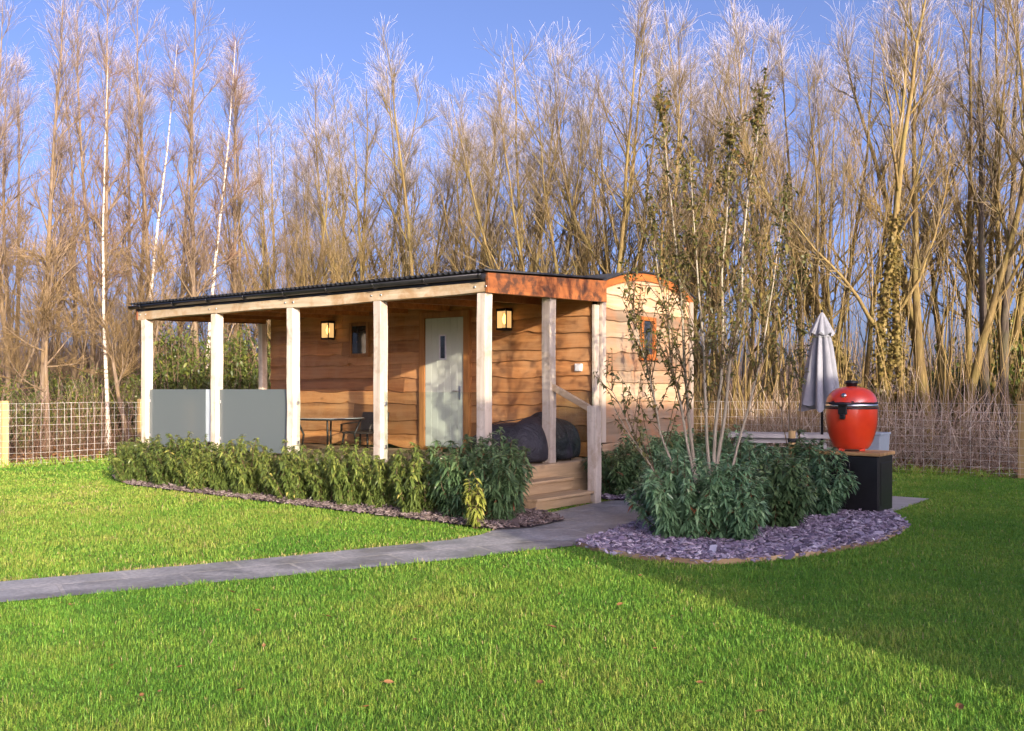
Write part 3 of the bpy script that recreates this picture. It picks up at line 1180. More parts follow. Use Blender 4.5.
# gutter
m = MB()
gy, gz, gr = -.142, 2.915, .058
vs, fs = [], []
for x in (XL - .26, .10):
    for r in (gr, gr - .006):
        for k in range(13):
            a = PI + PI * k / 12
            vs.append((x, gy + r * math.cos(a), gz + r * math.sin(a)))
for k in range(12):
    fs += [(k, 26 + k, 27 + k, k + 1), (13 + k, 14 + k, 40 + k, 39 + k), (k, k + 1, 14 + k, 13 + k), (26 + k, 39 + k, 40 + k, 27 + k)]
fs += [(0, 13, 39, 26), (12, 38, 51, 25)]
m.add(vs, fs, True)
for x in (XL - .258, .096):
    vs = [(x, gy + gr * math.cos(PI + PI * k / 12), gz + gr * math.sin(PI + PI * k / 12)) for k in range(13)]
    m.add(vs, [tuple(range(13))])
gut = m.build('gutter', M_GUT, lodge)
for i in range(9):
    x = XL + .1 + i * .93
    m = MB()
    pts = [(x, gy + (gr + .007) * math.cos(PI + PI * k / 10), gz + (gr + .007) * math.sin(PI + PI * k / 10)) for k in range(11)]
    m.tube(pts, .011, 6)
    m.box(x - .02, x + .02, -.0785, -.075, gz - .06, gz + .01)
    m.build('gutter_bracket', M_GUT, gut)

# balustrade panels: two frosted, the rest clear
def panel(x0, x1, y0, y1, mat, nm='frosted_panel', z0=DK + .04, z1=1.495):
    m = MB(); m.box(x0, x1, y0, y1, z0, z1)
    return m.build(nm, mat, lodge, .002)
p1 = panel(PX[0] + .075, PX[1] - .30, -.006, .006, M_FROST)
p2 = panel(PX[1] + .075, PX[2] - .075, -.006, .006, M_FROST)
panel(PX[1] - .29, PX[1] - .085, -.005, .007, M_STRIP, 'reflection_strip', DK + .16)  # bright strip painted in as the reflection beside the first frosted panel
panel(PX[2] + .075, PX[3] - .075, -.006, .006, M_GLASS, 'clear_panel', z1=1.46)
panel(PX[3] + .075, PX[4] - .075, -.006, .006, M_GLASS, 'clear_panel', z1=1.46)
panel(-.006, .006, 1.371 + .075, WY - .09, M_GLASS, 'clear_panel', z1=1.46)
panel(XL - .006, XL + .006, .075, WY - .2, M_FROST)
for (x0, x1, y) in ((PX[0], PX[1], 0), (PX[1], PX[2], 0), (PX[2], PX[3], 0), (PX[3], PX[4], 0)):
    for xc in (x0 + .09, x1 - .09):
        for z in (.72, 1.3):
            m = MB(); m.box(xc - .022, xc + .022, -.02, .02, z - .025, z + .025)
            m.build('glass_clamp', M_STEEL, lodge, .004)

# ------------------------------------------------------------------ things on the porch
def beanbag(label, x, y, rx, ry, h, rz, mat, seed):
    X, Y = loc(x, y)
    rg = random.Random(seed)
    t = thing('bean_bag', label, 'bean bag', (X, Y, DK), ROT + rz, None)
    m = MB()
    nu, nv = 40, 18
    ph = [(rg.uniform(.03, .07), k, rg.uniform(0, 6)) for k in (2, 3, 5, 7)]
    vs, fs = [], []
    for j in range(nv + 1):
        v = j / nv
        zz = h * (math.sin(v * PI / 2) ** .9) if v > 0 else 0
        r = (1.0 - .10 * (1 - v) ** 3) * max(0, math.cos(v * PI / 2)) ** .62 if v < 1 else 0
        if j == 0: r = .86
        for i in range(nu):
            a = 2 * PI * i / nu
            q = 1 + sum(A * math.sin(k * a + p + v * 2) for A, k, p in ph)
            back = .38 * h * max(0, math.cos(a)) * v * v                 # taller at one side
            vs.append((rx * r * q * math.cos(a) + .12 * rx * v, ry * r * q * math.sin(a), zz + back * r ** .5 - .02 * math.sin(9 * a + 5 * v) * v * (1 - v)))
    for j in range(nv):
        for i in range(nu):
            fs.append((j * nu + i, j * nu + (i + 1) % nu, (j + 1) * nu + (i + 1) % nu, (j + 1) * nu + i))
    fs.append(tuple(range(nu))[::-1]); fs.append(tuple(nv * nu + i for i in range(nu)))
    m.add(vs, fs, True)
    m.build('bag', mat, t, 0, 1)
    m = MB()
    pts = []
    for k in range(15):
        v = k / 14
        pts.append((rx * math.cos(v * PI) * .98, 0.02, h * .02 + h * 1.03 * math.sin(v * PI) ** .8 + .30 * h * max(0, math.cos(v * PI)) * math.sin(v * PI)))
    m.tube(pts, .006, 6)
    m.build('seam', mat, t)
    return t


beanbag('large charcoal bean bag slumped on the deck behind the corner post', -.52, 1.25, .62, .50, .54, .4, M_BAG, 3)
beanbag('charcoal bean bag at the deck end behind the handrail post', -.42, 2.0, .52, .40, .58, 2.8, M_BAG, 5)
beanbag('small dark brown bean bag on the deck right of the sage green door', -1.35, 1.75, .36, .30, .36, 1.0, M_BAGB, 8)

# glass topped garden table and wicker chair behind the middle posts
X, Y = loc(-4.15, 1.15)
t = thing('garden_table', 'low round glass topped table with dark legs on the porch deck', 'table', (X, Y, DK), ROT)
m = MB(); m.lathe([(.55, .535), (.555, .54), (.55, .545)], 40); m.build('table_top', plain('table_glass', (.35, .38, .38), .08, 0, .1, 5, .8), t)
m = MB(); m.tube([(.555 * math.cos(2 * PI * k / 32), .555 * math.sin(2 * PI * k / 32), .525) for k in range(33)], .014, 8, False); m.build('rim', M_DARKMET, t)
for k in range(4):
    a = PI / 4 + PI / 2 * k
    m = MB(); m.tube([(.50 * math.cos(a), .50 * math.sin(a), .52), (.40 * math.cos(a), .40 * math.sin(a), .28), (.43 * math.cos(a), .43 * math.sin(a), .0)], .016, 8)
    m.build('leg', M_DARKMET, t)
def chair(label, x, y, rz):
    X, Y = loc(x, y)
    t = thing('garden_chair', label, 'chair', (X, Y, DK), ROT + rz)
    m = MB(); m.box(-.24, .24, -.24, .24, .40, .45); m.build('seat', M_WICK, t, .02)
    m = MB()
    M_ = Matrix.Translation((0, .25, .45)) @ Matrix.Rotation(-.16, 4, 'X')
    m.box(-.24, .24, -.02, .025, .002, .48, M=M_); m.build('backrest', M_WICK, t, .015)
    for sx in (-1, 1):
        for sy in (-1, 1):
            m = MB(); m.tube([(sx * .21, sy * .21, .40), (sx * .235, sy * .235, 0)], [.018, .014], 8); m.build('leg', M_DARKMET, t)
        m = MB(); m.tube([(sx * .26, .22, .66), (sx * .27, -.05, .65), (sx * .265, -.20, .63), (sx * .25, -.22, .45)], .018, 8); m.build('armrest', M_WICK, t)
    return t
ch = chair('low dark wicker chair behind the glass table on the porch', -4.2, 1.95, 0.2)
ch.scale = (1.1, 1.1, .66)

# ------------------------------------------------------------------ grill, parasol, table, planter
gx, gy_ = 4.28, 11.40                                          # near corner of the cabinet
def cab(u, t_):                                               # u back along the left face, t along the right face
    return (gx - EX[0] * u + EY[0] * t_, gy_ - EX[1] * u + EY[1] * t_)
c = thing('grill_cabinet', 'black grill cabinet with timber worktop at the edge of the slate bed', 'cabinet', (*cab(.40, .27), 0.012), ROT)
m = MB(); m.box(-.385, .385, -.255, .255, .05, .70); m.build('body', M_BLACK, c, .006)
m = MB(); m.box(-.34, .34, -.22, .22, 0, .049); m.build('plinth', M_DARKMET, c)
for x0, x1 in ((-.378, -.004), (.004, .378)):
    m = MB(); m.box(x0, x1, -.277, -.257, .07, .685); d = m.build('door', M_BLACK, c, .004)
    m = MB(); hx = x1 - .05 if x0 < -.1 else x0 + .05
    m.tube([(hx, -.278, .50), (hx, -.298, .50), (hx, -.298, .62), (hx, -.278, .62)], .006, 8); m.build('handle', M_BLACK, d)
m = MB(); m.box(.387, .392, -.2, .2, .12, .62); m.build('side_panel', M_BLACK, c, .002)
m = MB()
for i in range(4):
    m.box(-.41, .41, -.29 + i * .1435, -.29 + (i + 1) * .1435 - .002, .702, .742, .2 + .2 * i)
m.build('worktop', W_TOP, c, .004)

g = thing('kamado_grill', 'glossy red ceramic egg shaped grill on the black cabinet worktop', 'grill', (*cab(.42, .27), .756), ROT + .35)
g.scale = (.97, .97, .94)
m = MB(); m.lathe([(.175, .022), (.195, .028), (.226, .07), (.256, .14), (.282, .23), (.300, .33), (.307, .43), (.308, .50), (.306, .556)], 56); m.build('firebox', M_RED, g)
m = MB(); m.lathe([(.305, .604), (.304, .625), (.293, .675), (.266, .727), (.222, .772), (.165, .803), (.10, .820), (.06, .825)], 56); lid = m.build('lid', M_RED, g)
m = MB(); m.lathe([(.3065, .605), (.313, .606), (.313, .622), (.3055, .624)], 56); m.build('lid_band', M_BLACK, lid)
m = MB(); m.lathe([(.3075, .536), (.313, .537), (.313, .554), (.3065, .555)], 56); m.build('rim_band', M_BLACK, g)
m = MB(); m.lathe([(.303, .557), (.309, .559), (.309, .601), (.303, .603)], 56); m.build('gasket', M_STEEL, g)
m = MB(); m.lathe([(.062, .822), (.068, .828), (.068, .852), (.078, .856), (.078, .886), (.066, .898), (.03, .902)], 32); m.build('chimney_cap', M_BLACK, g)
for a in range(4):
    A = PI / 4 + a * PI / 2
    m = MB(); m.box(.17 * math.cos(A) - .035, .17 * math.cos(A) + .035, .17 * math.sin(A) - .035, .17 * math.sin(A) + .035, 0, .035)
    m.build('foot', M_RED, g, .006)
m = MB()                                                       # front latch and handle, towards the left of the picture
A = R_(-128) - .35 - ROT
ca, sa = math.cos(A), math.sin(A)
Mt = Matrix.Rotation(A, 4, 'Z')
m.box(.304, .335, -.055, .055, .47, .60, M=Mt)
m.box(.306, .350, -.035, .035, .41, .475, M=Mt)
m.build('latch_plate', M_BLACK, g, .012)
m = MB()
m.tube([Mt @ Vector(p) for p in ((.31, -.12, .63), (.40, -.13, .61), (.415, 0, .60), (.40, .13, .61), (.31, .12, .63))], .015, 10)
m.build('handle', M_BLACK, lid)
m = MB(); Mt2 = Matrix.Rotation(A + .9, 4, 'Z'); m.box(.318, .324, -.05, .05, .69, .70, M=Mt2)
m = MB()
m.tube([Mt @ Vector(p) for p in ((.255, 0, .700), (.285, 0, .715))], .030, 18)
m.build('thermometer', M_STEEL, lid)

px_, py_ = atpx(822, 400, 15.5)[:2]
p = thing('parasol', 'closed pale grey parasol standing on the patio behind the red grill', 'parasol', (px_, py_, .016), .3)
m = MB(); m.box(-.25, .25, -.25, .25, 0, .07); m.tube([(0, 0, .07), (0, 0, .35)], .035, 14); m.build('base', M_CONC, p, .01)
m = MB(); m.tube([(0, 0, .36), (0, 0, 2.66)], .022, 12); m.build('pole', M_DARKMET, p)
m = MB()
nf = 8
def wob(a, i, k=.30): return 1 + k * (2 * abs(math.cos(nf / 2 * a + .35 * i)) ** .7 - 1.2) + .09 * math.sin(3 * a + i) + .05 * math.sin(13 * a + 2 * i)
prof = [(.296, 1.20), (.283, 1.25), (.266, 1.36), (.235, 1.60), (.195, 1.90), (.155, 2.15), (.125, 2.29), (.105, 2.345), (.10, 2.36)]
prof = [(r_ * .88, z_) for r_, z_ in prof]
m.lathe(prof, 96, (0, 0), wob=lambda a, i: wob(a, i * .25, .42), zw=lambda a, i: (.05 * math.sin(4 * a + 1) + .03 * math.sin(9 * a)) * max(0, 1 - i / 4))
cn = m.build('canopy', M_CANVAS, p)
m = MB()
m.lathe([(.185, 2.345), (.180, 2.36), (.135, 2.47), (.075, 2.60), (.035, 2.67), (.01, 2.70)], 72, (0, 0), wob=lambda a, i: 1 + .34 * (abs(math.cos(4 * a)) - .6) * (1 - i / 6) + .06 * math.sin(3 * a), zw=lambda a, i: .03 * math.sin(8 * a + 1) * max(0, 1 - i / 2))
m.build('vent_cap', M_CANVAS, p)
m = MB(); m.lathe([(.012, 2.69), (.02, 2.705), (.02, 2.725), (.004, 2.745)], 16); m.build('finial', M_DARKMET, p)
m = MB(); m.lathe([(.128, 2.30), (.133, 2.305), (.128, 2.335), (.122, 2.338)], 32); m.build('tie_strap', M_CANVAS, p)

tx, ty_ = 4.36, 16.0
t = thing('patio_table', 'pale rectangular patio table beside the closed parasol', 'table', (tx, ty_, .016), ROT + .42)
m = MB()
for i in range(5): m.box(-.80, .80, -.40 + i * .16, -.40 + (i + 1) * .16 - .006, .70, .765, random.random())
m.build('table_top', M_CONC, t, .006)
m = MB(); m.box(-.7, .7, -.33, .33, .62, .698); m.build('apron', M_CONC, t)
for sx in (-1, 1):
    for sy in (-1, 1):
        m = MB(); m.box(sx * .68 - .04, sx * .68 + .04, sy * .31 - .04, sy * .31 + .04, 0, .62); m.build('leg', M_CONC, t, .004)
bx, by = atpx(869, 440, 13.0)[:2]
t = thing('planter', 'tall blue grey planter box on the patio behind the grill cabinet', 'planter', (bx, by, .016), ROT)
m = MB()
m.hexa([(-.16, -.16, 0), (.16, -.16, 0), (.16, .16, 0), (-.16, .16, 0)], [(-.21, -.21, .88), (.21, -.21, .88), (.21, .21, .88), (-.21, .21, .88)])
m.build('tub', M_PLANTER, t, .01)
m = MB()
for a in ((-.22, .22, -.22, -.19), (-.22, .22, .19, .22), (-.22, -.19, -.189, .189), (.19, .22, -.189, .189)): m.box(*a, .882, .91)
m.build('rim', M_PLANTER, t, .004)


# ------------------------------------------------------------------ shrubs
def shrub_proto(name, label, cat, seed, H, Rr, nst, nlf, leaf, lw, lmat, group=None, droop=1.0):
    rg = np.random.default_rng(seed)
    root = thing(name, label, cat, (0, 0, 0), 0, group)
    a = rg.uniform(0, 2 * PI, nst)
    rad = Rr * np.sqrt(rg.random(nst))
    hh = H * (1 - .35 * (rad / Rr) ** 2) * rg.uniform(.66, 1.16, nst)
    K = 5
    tt = np.linspace(0, 1, K)
    out = np.stack([np.cos(a), np.sin(a)], 1)
    P = np.zeros((nst, K, 3))
    b = rad * .35
    rr = b[:, None] + (rad - b)[:, None] * tt[None] ** .8
    P[:, :, :2] = out[:, None, :] * rr[..., None] + rg.normal(0, .045, (nst, K, 2)) * tt[None, :, None]
    P[:, :, 2] = hh[:, None] * tt[None]
    V, Q = tubes(P, np.broadcast_to(np.linspace(.008, .003, K), (nst, K)), 4, rg)
    mesh_np('stems', V, [Q], B_SHRUB, root, np.full(len(V), .5))
    # leaves
    si = rg.integers(0, nst, nlf)
    t = 1 - (rg.random(nlf) ** 1.25) * .92
    k = np.minimum((t * (K - 1)).astype(int), K - 2)
    f = t * (K - 1) - k
    Pb = P[si, k] * (1 - f)[:, None] + P[si, k + 1] * f[:, None]
    aa = rg.uniform(0, 2 * PI, nlf)
    # outer leaves turn outward
    od = np.stack([np.cos(aa), np.sin(aa)], 1) + out[si] * .7
    el = np.where(t > .93, rg.uniform(.1, .9, nlf), rg.uniform(-.6, .6, nlf))
    D = np.concatenate([norm(od), el[:, None]], 1)
    Nn = np.array([0, 0, 1.0]) + rg.normal(0, .35, (nlf, 3))
    L = leaf * rg.lognormal(0, .2, nlf)
    V, T, Q = leaves(Pb, D, Nn, L, L * lw, droop * rg.uniform(.4, 1.15, nlf))
    V[:, 2] = np.maximum(V[:, 2], .03)
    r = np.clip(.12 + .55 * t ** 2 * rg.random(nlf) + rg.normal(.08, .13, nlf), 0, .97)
    red = rg.random(nlf) < .012
    r[red] = 1.2
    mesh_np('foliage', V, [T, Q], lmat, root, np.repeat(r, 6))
    return root


def ordinal(i):
    return ['first', 'second', 'third', 'fourth', 'fifth', 'sixth', 'seventh', 'eighth', 'ninth', 'tenth', 'eleventh', 'twelfth', 'thirteenth', 'fourteenth', 'fifteenth', 'sixteenth', 'seventeenth', 'eighteenth'][i]


HG = 'laurel shrubs hedging the front of the porch'
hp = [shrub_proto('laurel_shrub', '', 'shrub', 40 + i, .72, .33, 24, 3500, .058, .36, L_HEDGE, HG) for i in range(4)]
row = [(-7.10, -.45, .92)] + [(-6.62 + .52 * q, -.80 - .10 * min(1, q / 4) + (.05 if q % 2 else -.04), [.92, 1.06, .97, 1.12, .90, 1.02, 1.1][q % 7]) for q in range(12)] + [(-.28, -.90, 1.12)]
used = [False] * 4
def put(protos, used, i, x, y, s, rz, label, group, world=False):
    k = i % len(protos)
    X, Y = (x, y) if world else loc(x, y)
    if not used[k]:
        used[k] = True
        o = protos[k]
        o.location = (X, Y, 0.02); o.rotation_euler = (0, 0, rz); o.scale = (s, s, s)
        o['label'] = label
        if group: o['group'] = group
        return o
    return dup(protos[k], (X, Y, 0.02), rz, (s, s, s), label, group)
for i, (x, y, s) in enumerate(row):
    lb = f'glossy green laurel, {ordinal(i)} from the left end of the porch hedge'
    if i == len(row) - 1: lb = 'tall sunlit laurel at the right end of the porch hedge below the door'
    put(hp, used, i, x, y, s, random.uniform(0, 6), lb, HG)
for i in range(9):
    x = -6.75 + i * .74
    put(hp, used, i + 1, x, -.48, random.uniform(.86, 1.02), random.uniform(0, 6), f'laurel against the deck edge, {ordinal(i)} from left in the back hedge row', HG)
# the dark corner group and the yellow one
dk = [shrub_proto('laurel_shrub', '', 'shrub', 60 + i, .84, .34, 30, 2500, .095, .27, L_DARK, None) for i in range(2)]
ud = [False] * 2
for i, (x, y, s, lb) in enumerate(((.10, -.62, 1.05, 'dark green laurel in shade between the sunlit hedge and yellow shrub'),
                                   (.34, -.36, 1.12, 'tall dark laurel leaning against the deck under the corner post'),
                                   (.48, -.98, .90, 'low dark laurel just left of the small yellow shrub'),
                                   (.86, -.86, .96, 'drooping dark laurel just right of the small yellow shrub'),
                                   (.72, -.48, 1.0, 'dark laurel beside the porch steps at the end of the hedge'))):
    put(dk, ud, i, x, y, s, i * 1.7, lb, None)
yl = shrub_proto('spotted_laurel', 'small yellow green shrub standing in front of the dark corner laurels', 'shrub', 77, .60, .16, 16, 420, .085, .36, L_YEL)
X, Y = gnd(476, 530); yl.location = (X, Y, .02); yl.scale = (.86, .86, .92)

# island shrubs
ip = [shrub_proto('island_shrub', '', 'shrub', 80 + i, .82, .50, 52, 6000, .092, .28, [L_ISL, L_ISL, L_DARK][i], None, .75) for i in range(3)]
iu = [False] * 3
IG = 'drooping shrubs massed in the slate island bed'
isl = [(682, 541, .93, 'broad drooping shrub at the front left of the slate island'), (732, 543, .90, 'front shrub of the slate island directly below the pale tree stems'),
       (776, 531, .95, 'front shrub of the slate island between the tree and the stake'), (814, 518, .93, 'shrub in the slate island pressed against the black grill cabinet'),
       (668, 522, .86, 'shrub at the left tip of the slate island facing the steps'), (792, 512, 1.08, 'tall shrub in the slate island around the wooden tree stake'),
       (745, 517, .98, 'shrub behind the pale tree stems in the middle of the island'), (706, 519, .90, 'shrub left of the pale tree stems in the middle of the island')]
for i, (a, b, s, lb) in enumerate(isl):
    X, Y = gnd(a, b)
    put(ip, iu, i, X, Y, s, i * 2.1, lb, IG, True)
for i, (x, y, s, lb) in enumerate(((.62, 2.15, .88, 'dark shrub right behind the newel post of the steps'), (.62, 2.95, .98, 'shrub against the end wall below the left corner trim'),
                                   (.66, 3.75, 1.0, 'shrub against the end wall under its small window'), (.66, 4.6, 1.0, 'shrub against the end wall near its right corner'), (.8, 5.5, .95, 'shrub just past the right corner of the cabin end wall'))):
    put(ip, iu, i + 8, x, y, s, i * 1.3, lb, 'shrubs along the end wall of the cabin')


# ------------------------------------------------------------------ leafy garden trees
def leafy_tree(name, label, base, tips, seed, r0, nleaf, leaf, bark, lmat, side=14, spread=.35):
    rg = np.random.default_rng(seed)
    t = thing(name, label, 'tree', (*base, 0.0), 0)
    B = np.array([*base, 0.0])
    K = 9
    tt = np.linspace(0, 1, K)
    S, Rd = [], []
    for (q, sc_) in tips:
        q = np.array(q) - B
        st = rg.normal(0, .05, 3) * np.array([1, 1, 0])
        hor = (q - st) * np.array([1, 1, 0])
        ver = (q - st) * np.array([0, 0, 1])
        P = st + ver * tt[:, None] + hor * (tt[:, None] ** .75)
        P = P + rg.normal(0, .02, (K, 3)) * np.sin(tt * PI)[:, None]
        S.append(P); Rd.append(r0 * sc_ * (1 - .85 * tt))
    S = np.array(S); Rd = np.array(Rd)
    V, Q = tubes(S, Rd, 7, rg)
    # side shoots
    n = len(S) * side
    wt = np.array([max(.10, q[0][2] - 1.5) for q in tips]) ** .8
    si = rg.choice(len(S), n, p=wt / wt.sum())
    tp = .30 + .68 * rg.random(n) ** .85
    k = np.minimum((tp * (K - 1)).astype(int), K - 2); f = (tp * (K - 1) - k)[:, None]
    Pb = S[si, k] * (1 - f) + S[si, k + 1] * f
    T = norm(S[si, k + 1] - S[si, k])
    D = norm(T * .9 + norm(rg.normal(size=(n, 3))) * .8 + np.array([0, 0, .35]))
    Ln = spread * rg.uniform(.5, 1.6, n) * (1.25 - tp)
    k4 = np.linspace(0, 1, 4)
    P2 = Pb[:, None] + D[:, None] * (Ln[:, None] * k4)[..., None] + np.array([0, 0, .25]) * (Ln[:, None] * k4 ** 2)[..., None]
    V2, Q2 = tubes(P2, np.broadcast_to(np.array([.006, .005, .0035, .002]), (n, 4)), 4, rg)
    mesh_np('trunk', np.concatenate([V, V2]), [Q, Q2 + len(V)], [bark, B_SHRUB], t, np.full(len(V) + len(V2), .5), mis=[0, 1])
    # leaves along shoots and stem tops
    li = rg.integers(0, n, nleaf)
    lt = rg.uniform(.15, 1, nleaf)
    base_ = Pb[li] + D[li] * (Ln[li] * lt)[:, None] + np.array([0, 0, .25]) * (Ln[li] * lt ** 2)[:, None]
    Dl = norm(D[li] * .6 + norm(rg.normal(size=(nleaf, 3))) + np.array([0, 0, -.1]))
    L = leaf * rg.lognormal(0, .25, nleaf)
    Vl, Tl, Ql = leaves(base_, Dl, np.array([0, 0, 1.0]) + rg.normal(0, .5, (nleaf, 3)), L, L * .42, rg.uniform(.1, .8, nleaf))
    hgt = np.clip((base_[:, 2] - .5) / 4, 0, 1)
    r = np.clip(rg.normal(.30 + .25 * hgt, .2, nleaf), 0, 1)
    mesh_np('crown', Vl, [Tl, Ql], lmat, t, np.repeat(r, 6))
    return t


bt = gnd(706, 529)
Yt = bt[1]
tips = [(atpx(600, 365, Yt - .3), .62), (atpx(626, 275, Yt + .3), .7), (atpx(648, 190, Yt), .8), (atpx(662, 98, Yt + .1), 1.0), (atpx(690, 160, Yt - .4), .9), (atpx(733, 120, Yt - .2), 1.0), (atpx(762, 82, Yt), 1.0), (atpx(786, 200, Yt + .3), .75), (atpx(612, 405, Yt - .5), .6)]
leafy_tree('multi_stem_tree', 'pale multi-stemmed tree with sparse olive leaves in the slate island', bt, tips, 5, .024, 7600, .050, B_PALE, L_TREE, 48, .62)
bs = gnd(795, 513)
Ys = bs[1]
tips = [(atpx(788, 175, Ys), .75), (atpx(802, 250, Ys + .2), .5), (atpx(772, 260, Ys - .2), .5)]
leafy_tree('young_tree', 'slender young tree tied to a wooden stake beside the grill cabinet', bs, tips, 9, .020, 900, .055, B_SHRUB, L_TREE, 26, .35)
sx_, sy_ = gnd(792, 514)
t = thing('tree_stake', 'short wooden tree stake with a black rubber tie in the slate island', 'stake', (sx_, sy_, 0), .4)
m = MB(); m.tube([(0, 0, 0), (0, 0, 1.0)], .042, 12); m.build('post', W_FENCE, t, 0)
m = MB(); m.lathe([(.046, .86), (.050, .865), (.050, .905), (.046, .91)], 16); m.build('tie', M_TIE, t)

# ------------------------------------------------------------------ fences
def fence(label, a, b, hgt, posts, seed):
    a, b = np.array(a), np.array(b)
    L = np.linalg.norm(b - a); d = (b - a) / L
    t = thing('wire_fence', label, 'fence', (a[0], a[1], 0), math.atan2(d[1], d[0]))
    m = MB()
    zs = [.06, .16, .27, .39, .52, .66, .80, .95, 1.10, hgt]
    r = .0024
    for z in zs:
        xs = np.linspace(0, L, int(L / .5))
        m.tube([(x, 0, z + .012 * math.sin(x * 1.9 + z * 5) * math.sin(x * .7 + 2 * z) + random.uniform(-.003, .003)) for x in xs], r * random.uniform(.85, 1.25), 4, False)
    n = int(L / .155)
    for i in range(n + 1):
        x = .02 + (L - .04) * i / n + random.uniform(-.01, .01)
        m.tube([(x, -.005, .04), (x + random.uniform(-.014, .014), -.005, hgt * .5), (x + random.uniform(-.012, .012), -.005, hgt + random.uniform(-.012, .01))], r * random.uniform(.8, 1.15), 4, False)
    m.build('wire_mesh', M_WIRE, t)
    for x in posts:
        m = MB()
        h = .055
        m.box(x - h, x + h, .012, .012 + 2 * h, 0, hgt + .06 + random.uniform(-.02, .03), random.random())
        m.build('post', W_FENCE, t, .008)
    return t


fa = loc(FXL, FY)
p0 = loc(FXL, -.6)
d_ = np.array(p0) - np.array(fa)
fence('stock wire fence with timber posts along the left edge of the lawn', loc(FXL, -.6 - 2.85 * 2), fa, 1.22, [0, 2.85, 5.7, 8.55, 11.4, 14.97], 1)
# a post of the back fence stands at the right edge of the picture
pr = tolocal(gnd(1023, 478))[0]
Lb = pr + 3.1 - FXL
fence('stock wire fence with timber posts behind the cabin and patio', fa, loc(pr + 3.1, FY), 1.25, [Lb - 3.1 * q for q in range(6)] + [.1], 2)


# ------------------------------------------------------------------ bare trees
def interp(P, i, t):
    K = P.shape[1]
    k = np.minimum((t * (K - 1)).astype(int), K - 2)
    f = (t * (K - 1) - k)[:, None]
    return P[i, k] * (1 - f) + P[i, k + 1] * f, norm(P[i, k + 1] - P[i, k])


def grow(P, Rr, n_per, t0, t1, len_f, ang, up, K, r_f, rg, wob=.05, tp_pow=1.0, rmin=.003):
    """children of every branch in P"""
    N = len(P)
    n = N * n_per
    i = np.repeat(np.arange(N), n_per)
    t = t0 + (t1 - t0) * rg.random(n) ** tp_pow
    B, T = interp(P, i, t)
    rnd = rg.normal(size=(n, 3))
    side = norm(np.cross(T, rnd))
    a = np.abs(rg.normal(ang, ang * .3, n))[:, None]
    D = T * np.cos(a) + side * np.sin(a)
    L = len_f(t, i) * rg.uniform(.6, 1.3, n)
    tt = np.linspace(0, 1, K)
    C = np.zeros((n, K, 3))
    C[:, 0] = B
    cur = D.copy()
    for k in range(1, K):
        cur = norm(cur + np.array([0, 0, up]) / (K - 1) + rg.normal(0, wob, (n, 3)))
        C[:, k] = C[:, k - 1] + cur * (L / (K - 1))[:, None]
    k = np.minimum((t * (Rr.shape[1] - 1)).astype(int), Rr.shape[1] - 1)
    r0 = np.maximum(Rr[i, k] * r_f, rmin)
    R2 = r0[:, None] * (1 - .72 * tt)[None]
    return C, np.maximum(R2, rmin * .6), L


